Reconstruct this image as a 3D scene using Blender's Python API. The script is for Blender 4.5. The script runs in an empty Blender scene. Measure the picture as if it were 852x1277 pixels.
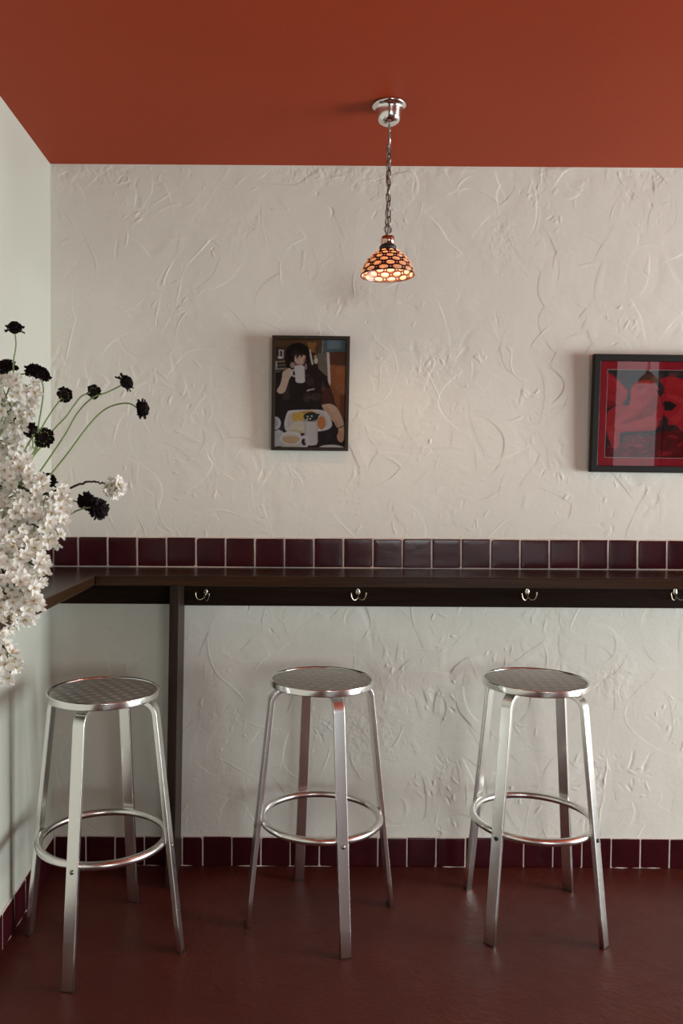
import bpy, bmesh, math, random
import numpy as np
from mathutils import Vector, Matrix, Quaternion

random.seed(7)
RNG = np.random.default_rng(11)
PI = math.pi
scene = bpy.context.scene
COL = scene.collection

# ------------------------------------------------------------------ colour
def lin(c):
    c = c / 255.0
    return c / 12.92 if c <= 0.04045 else ((c + 0.055) / 1.055) ** 2.4

def rgb(r, g, b):
    return (lin(r), lin(g), lin(b), 1.0)

# ------------------------------------------------------------------ camera
CAM = Vector((0.81609868, -2.79658037, 1.3377338))
YAW, PITCH, ROLL = -0.00125195, -0.03384291, -0.00602556
FPX, CX, CY = 1006.12325, 359.0782, 638.98580
IW, IH = 852.0, 1277.0

def cam_matrix():
    cy, sy = math.cos(YAW), math.sin(YAW)
    cp, sp = math.cos(PITCH), math.sin(PITCH)
    cr, sr = math.cos(ROLL), math.sin(ROLL)
    rz = Matrix(((cy, -sy, 0), (sy, cy, 0), (0, 0, 1)))
    rx = Matrix(((1, 0, 0), (0, cp, -sp), (0, sp, cp)))
    ry = Matrix(((cr, 0, sr), (0, 1, 0), (-sr, 0, cr)))
    return rz @ rx @ ry            # columns: right, forward, up

CM = cam_matrix()

def at(px, py, y):
    """the point at depth y of the room that a pixel of the photograph looks at"""
    d = CM @ Vector(((px - CX) / FPX, 1.0, -(py - CY) / FPX))
    return CAM + d * ((y - CAM.y) / d.y)

cd = bpy.data.cameras.new('camera')
cam = bpy.data.objects.new('camera', cd)
COL.objects.link(cam)
right, fwd, up = CM.col[0], CM.col[1], CM.col[2]
m3 = Matrix((right, up, -fwd)).transposed()
cam.matrix_world = Matrix.Translation(CAM) @ m3.to_4x4()
cd.sensor_fit = 'VERTICAL'
cd.sensor_height = 36.0
cd.lens = FPX * 36.0 / IH
cd.shift_x = (IW / 2 - CX) / IH
cd.shift_y = (CY - IH / 2) / IH
cd.clip_start = 0.05
scene.camera = cam

# ------------------------------------------------------------------ materials
class NT:
    def __init__(self, name):
        self.m = bpy.data.materials.new(name)
        self.m.use_nodes = True
        self.t = self.m.node_tree
        self.t.nodes.clear()
        self.out = self.t.nodes.new('ShaderNodeOutputMaterial')
    def n(self, kind, **kw):
        nd = self.t.nodes.new(kind)
        for k, v in kw.items():
            if k.startswith('_'):
                setattr(nd, k[1:], v)
            else:
                key = k.replace('__', ' ')
                s = nd.inputs[int(key[1:])] if key[0] == 'i' and key[1:].isdigit() else nd.inputs[key]
                if isinstance(v, bpy.types.NodeSocket):
                    self.t.links.new(v, s)
                else:
                    s.default_value = v
        return nd
    def coord(self, which='Object'):
        return self.n('ShaderNodeTexCoord').outputs[which]
    def noise(self, vec, scale, detail=4.0, rough=0.55, dist=0.0):
        return self.n('ShaderNodeTexNoise', Vector=vec, Scale=scale, Detail=detail, Roughness=rough, Distortion=dist)
    def ramp(self, fac, stops):
        r = self.n('ShaderNodeValToRGB', Fac=fac)
        el = r.color_ramp.elements
        while len(el) < len(stops):
            el.new(0.5)
        for e, (p, c) in zip(el, stops):
            e.position = p
            e.color = c if len(c) == 4 else (*c, 1)
        return r.outputs['Color']
    def math(self, op, a, b=0.0):
        return self.n('ShaderNodeMath', _operation=op, i0=a, i1=b).outputs[0]
    def bump(self, h, strength=0.3, dist=0.01):
        return self.n('ShaderNodeBump', Height=h, Strength=strength, Distance=dist).outputs[0]
    def pbr(self, **kw):
        b = self.n('ShaderNodeBsdfPrincipled', **kw)
        self.t.links.new(b.outputs[0], self.out.inputs[0])
        return self.m
    def surf(self, s):
        self.t.links.new(s, self.out.inputs[0])
        return self.m

def g(v):
    return (v, v, v, 1)

def mat_plaster():
    t = NT('painted_trowelled_plaster')
    c = t.coord()
    n1 = t.noise(c, 1.7, 5)
    n2 = t.noise(c, 160, 3)
    n3 = t.noise(c, 30, 5, 0.65)
    col = t.ramp(n1.outputs[0], [(0.3, (0.67, 0.65, 0.585, 1)), (0.7, (0.73, 0.71, 0.645, 1))])
    h = t.math('ADD', t.math('MULTIPLY', n2.outputs[0], 0.25), n3.outputs[0])
    return t.pbr(Base__Color=col, Roughness=0.62, Normal=t.bump(h, 0.30, 0.003), Specular__IOR__Level=0.3)

def mat_smooth_wall(name, a, b):
    t = NT(name)
    c = t.coord()
    n1 = t.noise(c, 1.3, 4)
    n2 = t.noise(c, 90, 4)
    n3 = t.noise(c, 5, 4)
    col = t.ramp(n1.outputs[0], [(0.3, a), (0.7, b)])
    h = t.math('ADD', t.math('MULTIPLY', n2.outputs[0], 0.12), n3.outputs[0])
    return t.pbr(Base__Color=col, Roughness=0.5, Normal=t.bump(h, 0.15, 0.006), Specular__IOR__Level=0.4)

def mat_ceiling():
    t = NT('rust_red_ceiling_paint')
    c = t.coord()
    n1 = t.noise(c, 0.9, 5)
    n2 = t.noise(c, 120, 3)
    col = t.ramp(n1.outputs[0], [(0.3, (0.33, 0.041, 0.0115, 1)), (0.7, (0.38, 0.050, 0.014, 1))])
    return t.pbr(Base__Color=col, Roughness=0.5, Normal=t.bump(n2.outputs[0], 0.08, 0.004), Specular__IOR__Level=0.12)

def mat_floor():
    t = NT('dark_red_painted_concrete')
    c = t.coord()
    n1 = t.noise(c, 2.2, 6, 0.6)
    n2 = t.noise(c, 14, 6, 0.7, 0.6)
    n3 = t.noise(c, 70, 4, 0.7)
    col = t.ramp(n1.outputs[0], [(0.25, (0.066, 0.0115, 0.0075, 1)), (0.55, (0.090, 0.0155, 0.0100, 1)), (0.8, (0.118, 0.023, 0.014, 1))])
    spk = t.ramp(n2.outputs[0], [(0.66, g(0)), (0.74, g(1))])
    mx = t.n('ShaderNodeMix', _data_type='RGBA')
    t.t.links.new(t.math('MULTIPLY', spk, 0.35), mx.inputs['Factor'])
    t.t.links.new(col, mx.inputs[6])
    mx.inputs[7].default_value = (0.10, 0.04, 0.028, 1)
    ro = t.ramp(n2.outputs[0], [(0.3, g(0.34)), (0.7, g(0.5))])
    n4 = t.noise(c, 38, 3, 0.6, 1.5)
    lump = t.math('MULTIPLY', n4.outputs[0], t.ramp(n1.outputs[0], [(0.42, g(0.15)), (0.6, g(1.3))]))
    h = t.math('ADD', t.math('ADD', t.math('MULTIPLY', n3.outputs[0], 0.3), n2.outputs[0]), lump)
    return t.pbr(Base__Color=mx.outputs[2], Roughness=ro, Normal=t.bump(h, 0.30, 0.005), Specular__IOR__Level=0.24)

def mat_tile():
    t = NT('oxblood_glazed_tile')
    c = t.coord()
    n1 = t.noise(c, 8, 4)
    n2 = t.noise(c, 22, 3)
    col = t.ramp(n1.outputs[0], [(0.3, (0.030, 0.0036, 0.0058, 1)), (0.7, (0.048, 0.0058, 0.0088, 1))])
    return t.pbr(Base__Color=col, Roughness=0.2, Normal=t.bump(n2.outputs[0], 0.11, 0.005), Specular__IOR__Level=0.3)

def mat_grout():
    t = NT('pale_grout')
    n = t.noise(t.coord(), 120, 4)
    col = t.ramp(n.outputs[0], [(0.3, (0.50, 0.42, 0.37, 1)), (0.7, (0.68, 0.59, 0.53, 1))])
    return t.pbr(Base__Color=col, Roughness=0.85, Normal=t.bump(n.outputs[0], 0.4, 0.002))

def mat_wood(name, a, b, rough=0.35, axis=0, scale=1.0, spec=0.14):
    t = NT(name)
    mp = t.n('ShaderNodeMapping', Vector=t.coord())
    sc = [26.0, 26.0, 26.0]
    sc[axis] = 1.6
    mp.inputs['Scale'].default_value = [s * scale for s in sc]
    n1 = t.noise(mp.outputs[0], 1.0, 6, 0.65, 0.8)
    n2 = t.noise(mp.outputs[0], 5.0, 4, 0.6)
    f = t.math('ADD', t.math('MULTIPLY', n1.outputs[0], 0.75), t.math('MULTIPLY', n2.outputs[0], 0.25))
    col = t.ramp(f, [(0.35, a), (0.68, b)])
    return t.pbr(Base__Color=col, Roughness=rough, Normal=t.bump(f, 0.18, 0.002), Specular__IOR__Level=spec)

def mat_metal(name, col, rough, brush=None, noise=0.0):
    t = NT(name)
    kw = dict(Base__Color=(*col, 1), Metallic=1.0, Roughness=rough)
    if brush is not None:
        mp = t.n('ShaderNodeMapping', Vector=t.coord())
        mp.inputs['Scale'].default_value = brush
        n = t.noise(mp.outputs[0], 1.0, 5, 0.7)
        kw['Roughness'] = t.ramp(n.outputs[0], [(0.3, g(rough * 0.88)), (0.7, g(rough * 1.15))])
    return t.pbr(**kw)

def mat_seat_top():
    t = NT('pressed_aluminium_basket_pattern')
    c = t.coord()
    sep = t.n('ShaderNodeSeparateXYZ', Vector=c)
    k = 2 * PI / 0.046
    sx = t.math('SINE', t.math('MULTIPLY', sep.outputs[0], k))
    sy = t.math('SINE', t.math('MULTIPLY', sep.outputs[1], k))
    p = t.math('MULTIPLY', sx, sy)
    fine = t.n('ShaderNodeMapping', Vector=c)
    fine.inputs['Scale'].default_value = (300, 300, 300)
    n = t.noise(fine.outputs[0], 1.0, 3)
    chk = t.math('GREATER_THAN', p, 0.0)
    ro = t.math('ADD', t.math('MULTIPLY', chk, 0.12), 0.42)
    col = t.ramp(p, [(0.0, (0.60, 0.58, 0.55, 1)), (1.0, (0.80, 0.78, 0.74, 1))])
    hh = t.math('ADD', t.math('MULTIPLY', p, 0.9), t.math('MULTIPLY', n.outputs[0], 0.2))
    return t.pbr(Base__Color=col, Metallic=1.0, Roughness=ro, Normal=t.bump(hh, 0.25, 0.0016))

def mat_plain(name, col, rough=0.5, spec=0.5, bump=None, **kw):
    t = NT(name)
    c = t.coord()
    n = t.noise(c, bump[0] if bump else 40, 4)
    a = tuple(x * 0.9 for x in col)
    b = tuple(min(1, x * 1.08) for x in col)
    cc = t.ramp(n.outputs[0], [(0.3, (*a, 1)), (0.7, (*b, 1))])
    d = dict(Base__Color=cc, Roughness=rough, Specular__IOR__Level=spec)
    if bump:
        d['Normal'] = t.bump(n.outputs[0], bump[1], 0.003)
    d.update(kw)
    return t.pbr(**d)

def mat_translucent(name, col, tr, mixf, rough=0.25, gloss=0.08):
    t = NT(name)
    n = t.noise(t.coord(), 60, 3)
    ca = t.ramp(n.outputs[0], [(0.3, (*[x * 0.88 for x in col], 1)), (0.7, (*col, 1))])
    d = t.n('ShaderNodeBsdfDiffuse', Color=ca)
    r = t.n('ShaderNodeBsdfTranslucent', Color=(*tr, 1))
    mx = t.n('ShaderNodeMixShader', Fac=mixf)
    t.t.links.new(d.outputs[0], mx.inputs[1])
    t.t.links.new(r.outputs[0], mx.inputs[2])
    gl = t.n('ShaderNodeBsdfGlossy', Roughness=rough, Color=g(1))
    m2 = t.n('ShaderNodeMixShader', Fac=gloss)
    t.t.links.new(mx.outputs[0], m2.inputs[1])
    t.t.links.new(gl.outputs[0], m2.inputs[2])
    return t.surf(m2.outputs[0])

def mat_pane():
    t = NT('picture_glass')
    tr = t.n('ShaderNodeBsdfTransparent')
    gl = t.n('ShaderNodeBsdfGlossy', Roughness=0.0, Color=g(1))
    fr = t.n('ShaderNodeFresnel', IOR=1.55)
    f = t.math('MULTIPLY', fr.outputs[0], 0.85)
    mx = t.n('ShaderNodeMixShader', Fac=f)
    t.t.links.new(tr.outputs[0], mx.inputs[1])
    t.t.links.new(gl.outputs[0], mx.inputs[2])
    return t.surf(mx.outputs[0])

def mat_print():
    t = NT('printed_picture')
    a = t.n('ShaderNodeAttribute', _attribute_name='print')
    n = t.noise(t.coord(), 500, 2)
    mx = t.n('ShaderNodeMix', _data_type='RGBA', _blend_type='MULTIPLY')
    mx.inputs['Factor'].default_value = 0.25
    t.t.links.new(a.outputs['Color'], mx.inputs[6])
    t.t.links.new(t.ramp(n.outputs[0], [(0.2, g(0.8)), (0.8, g(1))]), mx.inputs[7])
    return t.pbr(Base__Color=mx.outputs[2], Roughness=0.6, Specular__IOR__Level=0.05)

M = dict(
    plaster=mat_plaster(),
    smooth=mat_smooth_wall('smooth_off_white_wall_paint', (0.535, 0.54, 0.47, 1), (0.59, 0.595, 0.52, 1)),
    other=mat_smooth_wall('off_white_room_paint', (0.62, 0.57, 0.5, 1), (0.68, 0.63, 0.56, 1)),
    rear=mat_smooth_wall('dark_umber_room_paint', (0.045, 0.034, 0.028, 1), (0.06, 0.046, 0.038, 1)),
    ceiling=mat_ceiling(), floor=mat_floor(), tile=mat_tile(), grout=mat_grout(),
    wood=mat_wood('dark_stained_counter_wood', (0.017, 0.0074, 0.0034, 1), (0.050, 0.0205, 0.0078, 1), 0.27, 0, 1.0, 0.15),
    wood_y=mat_wood('dark_stained_wing_wood', (0.019, 0.0090, 0.0043, 1), (0.050, 0.0235, 0.0105, 1), 0.27, 1, 1.0, 0.15),
    wood_dark=mat_wood('near_black_board_wood', (0.009, 0.0042, 0.0028, 1), (0.026, 0.0125, 0.0075, 1), 0.65, 0, 1.0, 0.05),
    wood_z=mat_wood('dark_panel_wood', (0.016, 0.009, 0.006, 1), (0.045, 0.026, 0.018, 1), 0.42, 2),
    alu=mat_metal('brushed_aluminium', (0.82, 0.81, 0.79), 0.27),
    alu_rim=mat_metal('brushed_aluminium_band', (0.80, 0.79, 0.77), 0.2, (8, 8, 500)),
    alu_tube=mat_metal('satin_aluminium_tube', (0.78, 0.76, 0.74), 0.25),
    seat=mat_seat_top(),
    chrome=mat_metal('polished_chrome', (0.82, 0.81, 0.79), 0.14),
    brass=mat_metal('old_nickel_hook', (0.62, 0.54, 0.42), 0.25),
    steel_dark=mat_metal('tarnished_chain_steel', (0.30, 0.27, 0.24), 0.32),
    black=mat_plain('black_rubber', (0.012, 0.012, 0.012), 0.5),
    frame_brown=mat_wood('dark_brown_frame_wood', (0.018, 0.011, 0.007, 1), (0.036, 0.022, 0.014, 1), 0.4, 2),
    frame_black=mat_plain('black_frame_lacquer', (0.010, 0.009, 0.008), 0.5, 0.2),
    mat_red=mat_plain('crimson_mount_board', (0.52, 0.010, 0.030), 0.8, 0.2),
    bevel=mat_plain('mount_bevel', (0.55, 0.42, 0.40), 0.8, 0.2),
    pane=mat_pane(), prt=mat_print(),
    lead=mat_translucent('brown_red_shade_glass', (0.07, 0.014, 0.009), (0.14, 0.022, 0.011), 0.12, 0.3, 0.06),
    jewel=mat_translucent('apricot_glass_jewel', (0.80, 0.57, 0.40), (0.90, 0.61, 0.42), 0.62, 0.2, 0.05),
    bead=mat_translucent('pale_pink_glass_bead', (0.92, 0.72, 0.66), (1.0, 0.72, 0.62), 0.5, 0.15, 0.07),
    socket=mat_metal('coppery_socket_metal', (0.62, 0.40, 0.32), 0.16),
    cord=mat_plain('grey_flex', (0.20, 0.17, 0.15), 0.5),
    petal=mat_translucent('white_cherry_petal', (0.93, 0.91, 0.865), (0.93, 0.90, 0.83), 0.30, 0.5, 0.02),
    stamen=mat_plain('yellow_green_stamen', (0.50, 0.36, 0.10), 0.6),
    twig=mat_plain('dark_cherry_bark', (0.055, 0.030, 0.022), 0.7, 0.3, (120, 0.6)),
    pedicel=mat_plain('green_pedicel', (0.22, 0.26, 0.08), 0.6),
    leaf=mat_plain('young_leaf_green', (0.10, 0.15, 0.035), 0.5, 0.4),
    stem=mat_plain('scabious_stem_green', (0.19, 0.27, 0.095), 0.55, 0.4),
    scab=mat_plain('near_black_maroon_petal', (0.0075, 0.0022, 0.0032), 0.7, 0.15),
    calyx=mat_plain('scabious_calyx_green', (0.17, 0.23, 0.08), 0.6),
    vase=mat_plain('stoneware_glaze', (0.50, 0.46, 0.40), 0.35),
    bulb=None, win=mat_plain('dark_window_frame_paint', (0.05, 0.045, 0.04), 0.45),
)
_b = NT('lit_bulb')
M['bulb'] = _b.surf(_b.n('ShaderNodeEmission', Color=(1.0, 0.76, 0.48, 1), Strength=220.0).outputs[0])

# ------------------------------------------------------------------ mesh building
class MB:
    """collects shapes, then becomes ONE mesh object"""
    def __init__(self):
        self.v, self.f, self.mi, self.sm = [], [], [], []
    def add(self, vs, fs, mi=0, smooth=True):
        o = len(self.v)
        self.v += [tuple(p) for p in vs]
        for f in fs:
            self.f.append([i + o for i in f])
            self.mi.append(mi)
            self.sm.append(smooth)
        return self
    def box(self, lo, hi, mi=0, skew=None):
        (a, b, c), (d, e, f) = lo, hi
        vs = [(a, b, c), (d, b, c), (d, e, c), (a, e, c), (a, b, f), (d, b, f), (d, e, f), (a, e, f)]
        if skew:
            vs = [skew(Vector(p)) for p in vs]
        return self.add(vs, [(3, 2, 1, 0), (4, 5, 6, 7), (0, 1, 5, 4), (1, 2, 6, 5), (2, 3, 7, 6), (3, 0, 4, 7)], mi, False)
    def lathe(self, prof, seg=48, mi=0, c=(0, 0, 0), smooth=True, close=False):
        vs, fs = [], []
        for r, z in prof:
            for i in range(seg):
                a = 2 * PI * i / seg
                vs.append((c[0] + r * math.cos(a), c[1] + r * math.sin(a), c[2] + z))
        n = len(prof)
        for j in range(n - 1 if not close else n):
            k = (j + 1) % n
            for i in range(seg):
                i2 = (i + 1) % seg
                fs.append((j * seg + i, j * seg + i2, k * seg + i2, k * seg + i))
        return self.add(vs, fs, mi, smooth)
    def tube(self, pts, rad, seg=10, mi=0, closed=False, caps=True):
        pts = [Vector(p) for p in pts]
        n = len(pts)
        rads = rad if isinstance(rad, (list, tuple)) else [rad] * n
        vs, fs = [], []
        prev = None
        for i, p in enumerate(pts):
            if closed:
                t = (pts[(i + 1) % n] - pts[i - 1]).normalized()
            else:
                t = (pts[min(i + 1, n - 1)] - pts[max(i - 1, 0)]).normalized()
            if prev is None:
                a = Vector((0, 0, 1)) if abs(t.z) < 0.9 else Vector((1, 0, 0))
                u = (a - t * a.dot(t)).normalized()
            else:
                u = (prev - t * prev.dot(t)).normalized()
            prev = u
            w = t.cross(u)
            for k in range(seg):
                an = 2 * PI * k / seg
                vs.append(p + (u * math.cos(an) + w * math.sin(an)) * rads[i])
        for i in range(n if closed else n - 1):
            j = (i + 1) % n
            for k in range(seg):
                k2 = (k + 1) % seg
                fs.append((i * seg + k, i * seg + k2, j * seg + k2, j * seg + k))
        if not closed and caps:
            fs.append(tuple(range(seg))[::-1])
            fs.append(tuple((n - 1) * seg + k for k in range(seg)))
        return self.add(vs, fs, mi, True)
    def ellipsoid(self, c, r, seg=16, rings=8, mi=0, rot=None):
        vs, fs = [], []
        c = Vector(c)
        for j in range(rings + 1):
            ph = PI * j / rings
            for i in range(seg):
                a = 2 * PI * i / seg
                p = Vector((r[0] * math.sin(ph) * math.cos(a), r[1] * math.sin(ph) * math.sin(a), r[2] * math.cos(ph)))
                if rot is not None:
                    p = rot @ p
                vs.append(c + p)
        for j in range(rings):
            for i in range(seg):
                i2 = (i + 1) % seg
                fs.append((j * seg + i, (j + 1) * seg + i, (j + 1) * seg + i2, j * seg + i2))
        return self.add(vs, fs, mi, True)
    def mesh(self, name, mats):
        me = bpy.data.meshes.new(name)
        me.from_pydata([tuple(p) for p in self.v], [], self.f)
        for m in (mats if isinstance(mats, (list, tuple)) else [mats]):
            me.materials.append(m)
        me.polygons.foreach_set('material_index', self.mi)
        me.polygons.foreach_set('use_smooth', self.sm)
        me.update()
        return me
    def build(self, name, mats, parent=None, bevel=0.0, seg=2, origin=None, wn=False):
        if origin is not None:
            o = Vector(origin)
            self.v = [tuple(Vector(p) - o) for p in self.v]
        me = self.mesh(name, mats)
        ob = link(name, me, parent)
        if origin is not None:
            ob.location = origin
        bm = bmesh.new()
        bm.from_mesh(me)
        bmesh.ops.remove_doubles(bm, verts=bm.verts, dist=1e-6)
        bmesh.ops.recalc_face_normals(bm, faces=bm.faces)
        if bevel:
            es = [e for e in bm.edges if len(e.link_faces) == 2 and e.calc_face_angle(0) > 0.6]
            bmesh.ops.bevel(bm, geom=es, offset=bevel, segments=seg, profile=0.5, affect='EDGES')
        bm.to_mesh(me)
        bm.free()
        if wn:
            ob.modifiers.new('even_normals', 'WEIGHTED_NORMAL').keep_sharp = True
        return ob

def link(name, data, parent=None):
    o = bpy.data.objects.new(name, data)
    COL.objects.link(o)
    if parent is not None:
        o.parent = parent
    return o

def tag(o, label=None, cat=None, group=None, kind=None):
    if label: o['label'] = label
    if cat: o['category'] = cat
    if group: o['group'] = group
    if kind: o['kind'] = kind
    return o

def empty(name, loc, rz=0.0):
    o = link(name, None)
    o.location = loc
    o.rotation_euler = (0, 0, rz)
    o.empty_display_size = 0.05
    return o

def copy_tree(o, parent=None):
    c = o.copy()
    COL.objects.link(c)
    c.parent = parent
    for ch in o.children:
        copy_tree(ch, c)
    return c

def struct(o):
    o['kind'] = 'structure'
    return o

def catmull(pts, n=8):
    pts = [Vector(p) for p in pts]
    P = [2 * pts[0] - pts[1]] + pts + [2 * pts[-1] - pts[-2]]
    out = []
    for i in range(1, len(P) - 2):
        for k in range(n):
            t = k / n
            a, b, c, d = P[i - 1], P[i], P[i + 1], P[i + 2]
            out.append(0.5 * ((2 * b) + (c - a) * t + (2 * a - 5 * b + 4 * c - d) * t * t + (3 * b - a - 3 * c + d) * t ** 3))
    out.append(pts[-1])
    return out

# ------------------------------------------------------------------ room shell
RX, RY, H = 6.0, -6.2, 2.43          # right wall, rear wall, ceiling

def trowelled_wall():
    """back wall: a height field laid down stroke by stroke like a trowel does"""
    st = 0.0023
    xs = np.arange(0, 2.64, st)
    zs = np.arange(0, H + st, st)
    nx, nz = len(xs), len(zs)
    h = np.zeros((nz, nx))
    rg = RNG
    def vnoise(cell, amp):
        gx, gz = int(2.7 / cell) + 3, int(2.6 / cell) + 3
        gr = rg.standard_normal((gz, gx))
        fx, fz = xs / cell, zs / cell
        ix, iz = fx.astype(int), fz.astype(int)
        tx, tz = fx - ix, fz - iz
        tx, tz = tx * tx * (3 - 2 * tx), tz * tz * (3 - 2 * tz)
        a = gr[np.ix_(iz, ix)] * (1 - tx) + gr[np.ix_(iz, ix + 1)] * tx
        b = gr[np.ix_(iz + 1, ix)] * (1 - tx) + gr[np.ix_(iz + 1, ix + 1)] * tx
        return amp * (a * (1 - tz[:, None]) + b * tz[:, None])
    h += vnoise(0.35, 0.0011) + vnoise(0.09, 0.00035)
    for s in range(1500):
        cx, cz = rg.uniform(-0.05, 2.7), rg.uniform(-0.05, 2.5)
        ang = rg.normal(1.2, 0.75)
        small = rg.random() < 0.45
        L = rg.uniform(0.04, 0.12) if small else rg.uniform(0.10, 0.36)
        w = rg.uniform(0.012, 0.035) if small else rg.uniform(0.04, 0.14)
        kur = rg.normal(0, 4.5)
        rad = 0.5 * max(L, w) + 0.03
        i0, i1 = np.searchsorted(xs, [cx - rad, cx + rad])
        j0, j1 = np.searchsorted(zs, [cz - rad, cz + rad])
        if i1 - i0 < 3 or j1 - j0 < 3:
            continue
        X, Z = np.meshgrid(xs[i0:i1] - cx, zs[j0:j1] - cz)
        u = X * math.cos(ang) + Z * math.sin(ang)
        t = -X * math.sin(ang) + Z * math.cos(ang) - kur * u * u
        wob = 0.003 * np.sin(u * rg.uniform(20, 60) + rg.uniform(0, 6)) + 0.0005 * np.sin(u * rg.uniform(200, 380))
        t = t + wob
        su = np.clip((0.5 * L - np.abs(u)) / (0.25 * L), 0, 1)
        su = su * su * (3 - 2 * su)
        sharp = np.clip((0.5 * w - t) / 0.0025, 0, 1)
        soft = np.clip((t + 0.5 * w) / (0.55 * w), 0, 1)
        a = su * sharp * soft * soft
        tgt = rg.normal(0, 0.00042) + rg.normal(0, 0.006) * t + rg.normal(0, 0.002) * u
        blk = h[j0:j1, i0:i1]
        blk = blk * (1 - 0.75 * a) + tgt * 0.75 * a
        rr = rg.random()
        if rr < 0.50:
            amp = rg.uniform(0.0003, 0.0013) * (0.7 if small else 1.0)
            brk = np.clip(0.55 + 0.8 * np.sin(u * rg.uniform(15, 45) + rg.uniform(0, 6)), 0, 1)
            blk = blk + amp * np.exp(-((t - 0.5 * w) / rg.uniform(0.0012, 0.0026)) ** 2) * su * brk
        h[j0:j1, i0:i1] = blk
    # short torn flecks where the trowel lifted off, in clusters
    for s in range(130):
        gx, gz, ga = rg.uniform(0, 2.45), rg.uniform(0, 2.45), rg.normal(1.35, 0.6)
        for q in range(int(rg.uniform(4, 22))):
            cx, cz = gx + rg.normal(0, 0.035), gz + rg.normal(0, 0.05)
            ang = ga + rg.normal(0, 0.5)
            L, w = rg.uniform(0.006, 0.034), rg.uniform(0.0022, 0.0042)
            rad = L + 0.012
            i0, i1 = np.searchsorted(xs, [cx - rad, cx + rad])
            j0, j1 = np.searchsorted(zs, [cz - rad, cz + rad])
            if i1 - i0 < 3 or j1 - j0 < 3:
                continue
            X, Z = np.meshgrid(xs[i0:i1] - cx, zs[j0:j1] - cz)
            u = X * math.cos(ang) + Z * math.sin(ang)
            t = -X * math.sin(ang) + Z * math.cos(ang) - rg.normal(0, 9) * u * u
            a = np.exp(-(u / (0.5 * L)) ** 4) * np.exp(-(t / w) ** 2)
            h[j0:j1, i0:i1] += a * rg.normal(0.0002, 0.00075)
    # clotted patches
    m = np.clip(vnoise(0.22, 1.0) - 0.55, 0, 1)
    h += m * (vnoise(0.007, 0.00028) + vnoise(0.02, 0.0004))
    edge = np.clip((H - zs) / 0.01, 0, 1)[:, None] * np.clip(zs / 0.01, 0, 1)[:, None]
    h = np.clip(h, -0.004, 0.004) * edge
    # columns: fine grid in front, then one coarse stretch to the far wall
    xs2 = np.concatenate([xs, np.linspace(2.7, RX, 12)])
    h2 = np.concatenate([h, np.repeat(h[:, -1:], 12, 1) * np.linspace(1, 0, 12)], 1)
    zs[-1] = H
    X, Z = np.meshgrid(xs2, zs)
    co = np.stack([X, -h2, Z], -1).reshape(-1, 3).astype(np.float32)
    n2 = len(xs2)
    I, J = np.meshgrid(np.arange(n2 - 1), np.arange(nz - 1))
    a = (J * n2 + I).ravel()
    quad = np.stack([a, a + 1, a + n2 + 1, a + n2], 1).astype(np.int32)
    me = bpy.data.meshes.new('wall_back')
    me.vertices.add(len(co)); me.vertices.foreach_set('co', co.ravel())
    me.loops.add(quad.size); me.loops.foreach_set('vertex_index', quad.ravel())
    me.polygons.add(len(quad)); me.polygons.foreach_set('loop_start', np.arange(0, quad.size, 4, dtype=np.int32))
    me.polygons.foreach_set('use_smooth', np.ones(len(quad), dtype=bool))
    me.update(calc_edges=True)
    me.materials.append(M['plaster'])
    return struct(link('wall_back', me))

trowelled_wall()
T = 0.12
struct(MB().box((-T, RY - T, -0.1), (RX + T, 0.02, 0)).build('floor', M['floor']))
struct(MB().box((-T, RY - T, H), (RX + T, 0.02, H + 0.1)).build('ceiling', M['ceiling']))
struct(MB().box((-T, RY, 0), (0, 0.01, H)).build('wall_left', M['smooth']))

def wall_with_holes(name, axis, pos, thick, lo, hi, holes, material):
    """wall in the plane axis=pos, along the other horizontal axis from lo to hi, with rectangular openings"""
    mb = MB()
    def bx(a0, a1, z0, z1):
        if a1 - a0 < 1e-4 or z1 - z0 < 1e-4: return
        if axis == 'x':
            mb.box((pos, a0, z0), (pos + thick, a1, z1))
        else:
            mb.box((a0, pos - thick, z0), (a1, pos, z1))
    cur = lo
    for a0, a1, z0, z1 in sorted(holes):
        bx(cur, a0, 0, H)
        bx(a0, a1, 0, z0)
        bx(a0, a1, z1, H)
        cur = a1
    bx(cur, hi, 0, H)
    return struct(mb.build(name, material))

WIN_R = (-3.1, -0.45, 0.04, 1.85)
WIN_A = (3.05, 4.25, 0.10, 1.0)
WIN_FILL = (1.75, 3.0, 1.02, 2.05)  # added opening, lets a frontal fill reach the back wall
WIN_B = (4.39, 4.97, 0.0, 2.40)
wall_with_holes('wall_right', 'x', RX, T, RY, 0.0, [WIN_R], M['other'])
wall_with_holes('wall_rear', 'y', RY, T, 0.0, RX, [WIN_A, WIN_B, WIN_FILL], M['rear'])

def window_frame(name, axis, pos, win, nx, nz):
    a0, a1, z0, z1 = win
    mb = MB()
    w = 0.05
    def bx(b0, b1, c0, c1):
        if axis == 'x': mb.box((pos + 0.03, b0, c0), (pos + 0.08, b1, c1))
        else: mb.box((b0, pos - 0.08, c0), (b1, pos - 0.03, c1))
    bx(a0, a0 + w, z0, z1); bx(a1 - w, a1, z0, z1)
    bx(a0 + w, a1 - w, z0, z0 + w); bx(a0 + w, a1 - w, z1 - w, z1)
    for i in range(1, nx):
        c = a0 + (a1 - a0) * i / nx
        bx(c - 0.015, c + 0.015, z0 + w, z1 - w)
    for i in range(1, nz):
        c = z0 + (z1 - z0) * i / nz
        bx(a0 + w, a1 - w, c - 0.015, c + 0.015)
    return struct(mb.build(name, M['win']))

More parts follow.
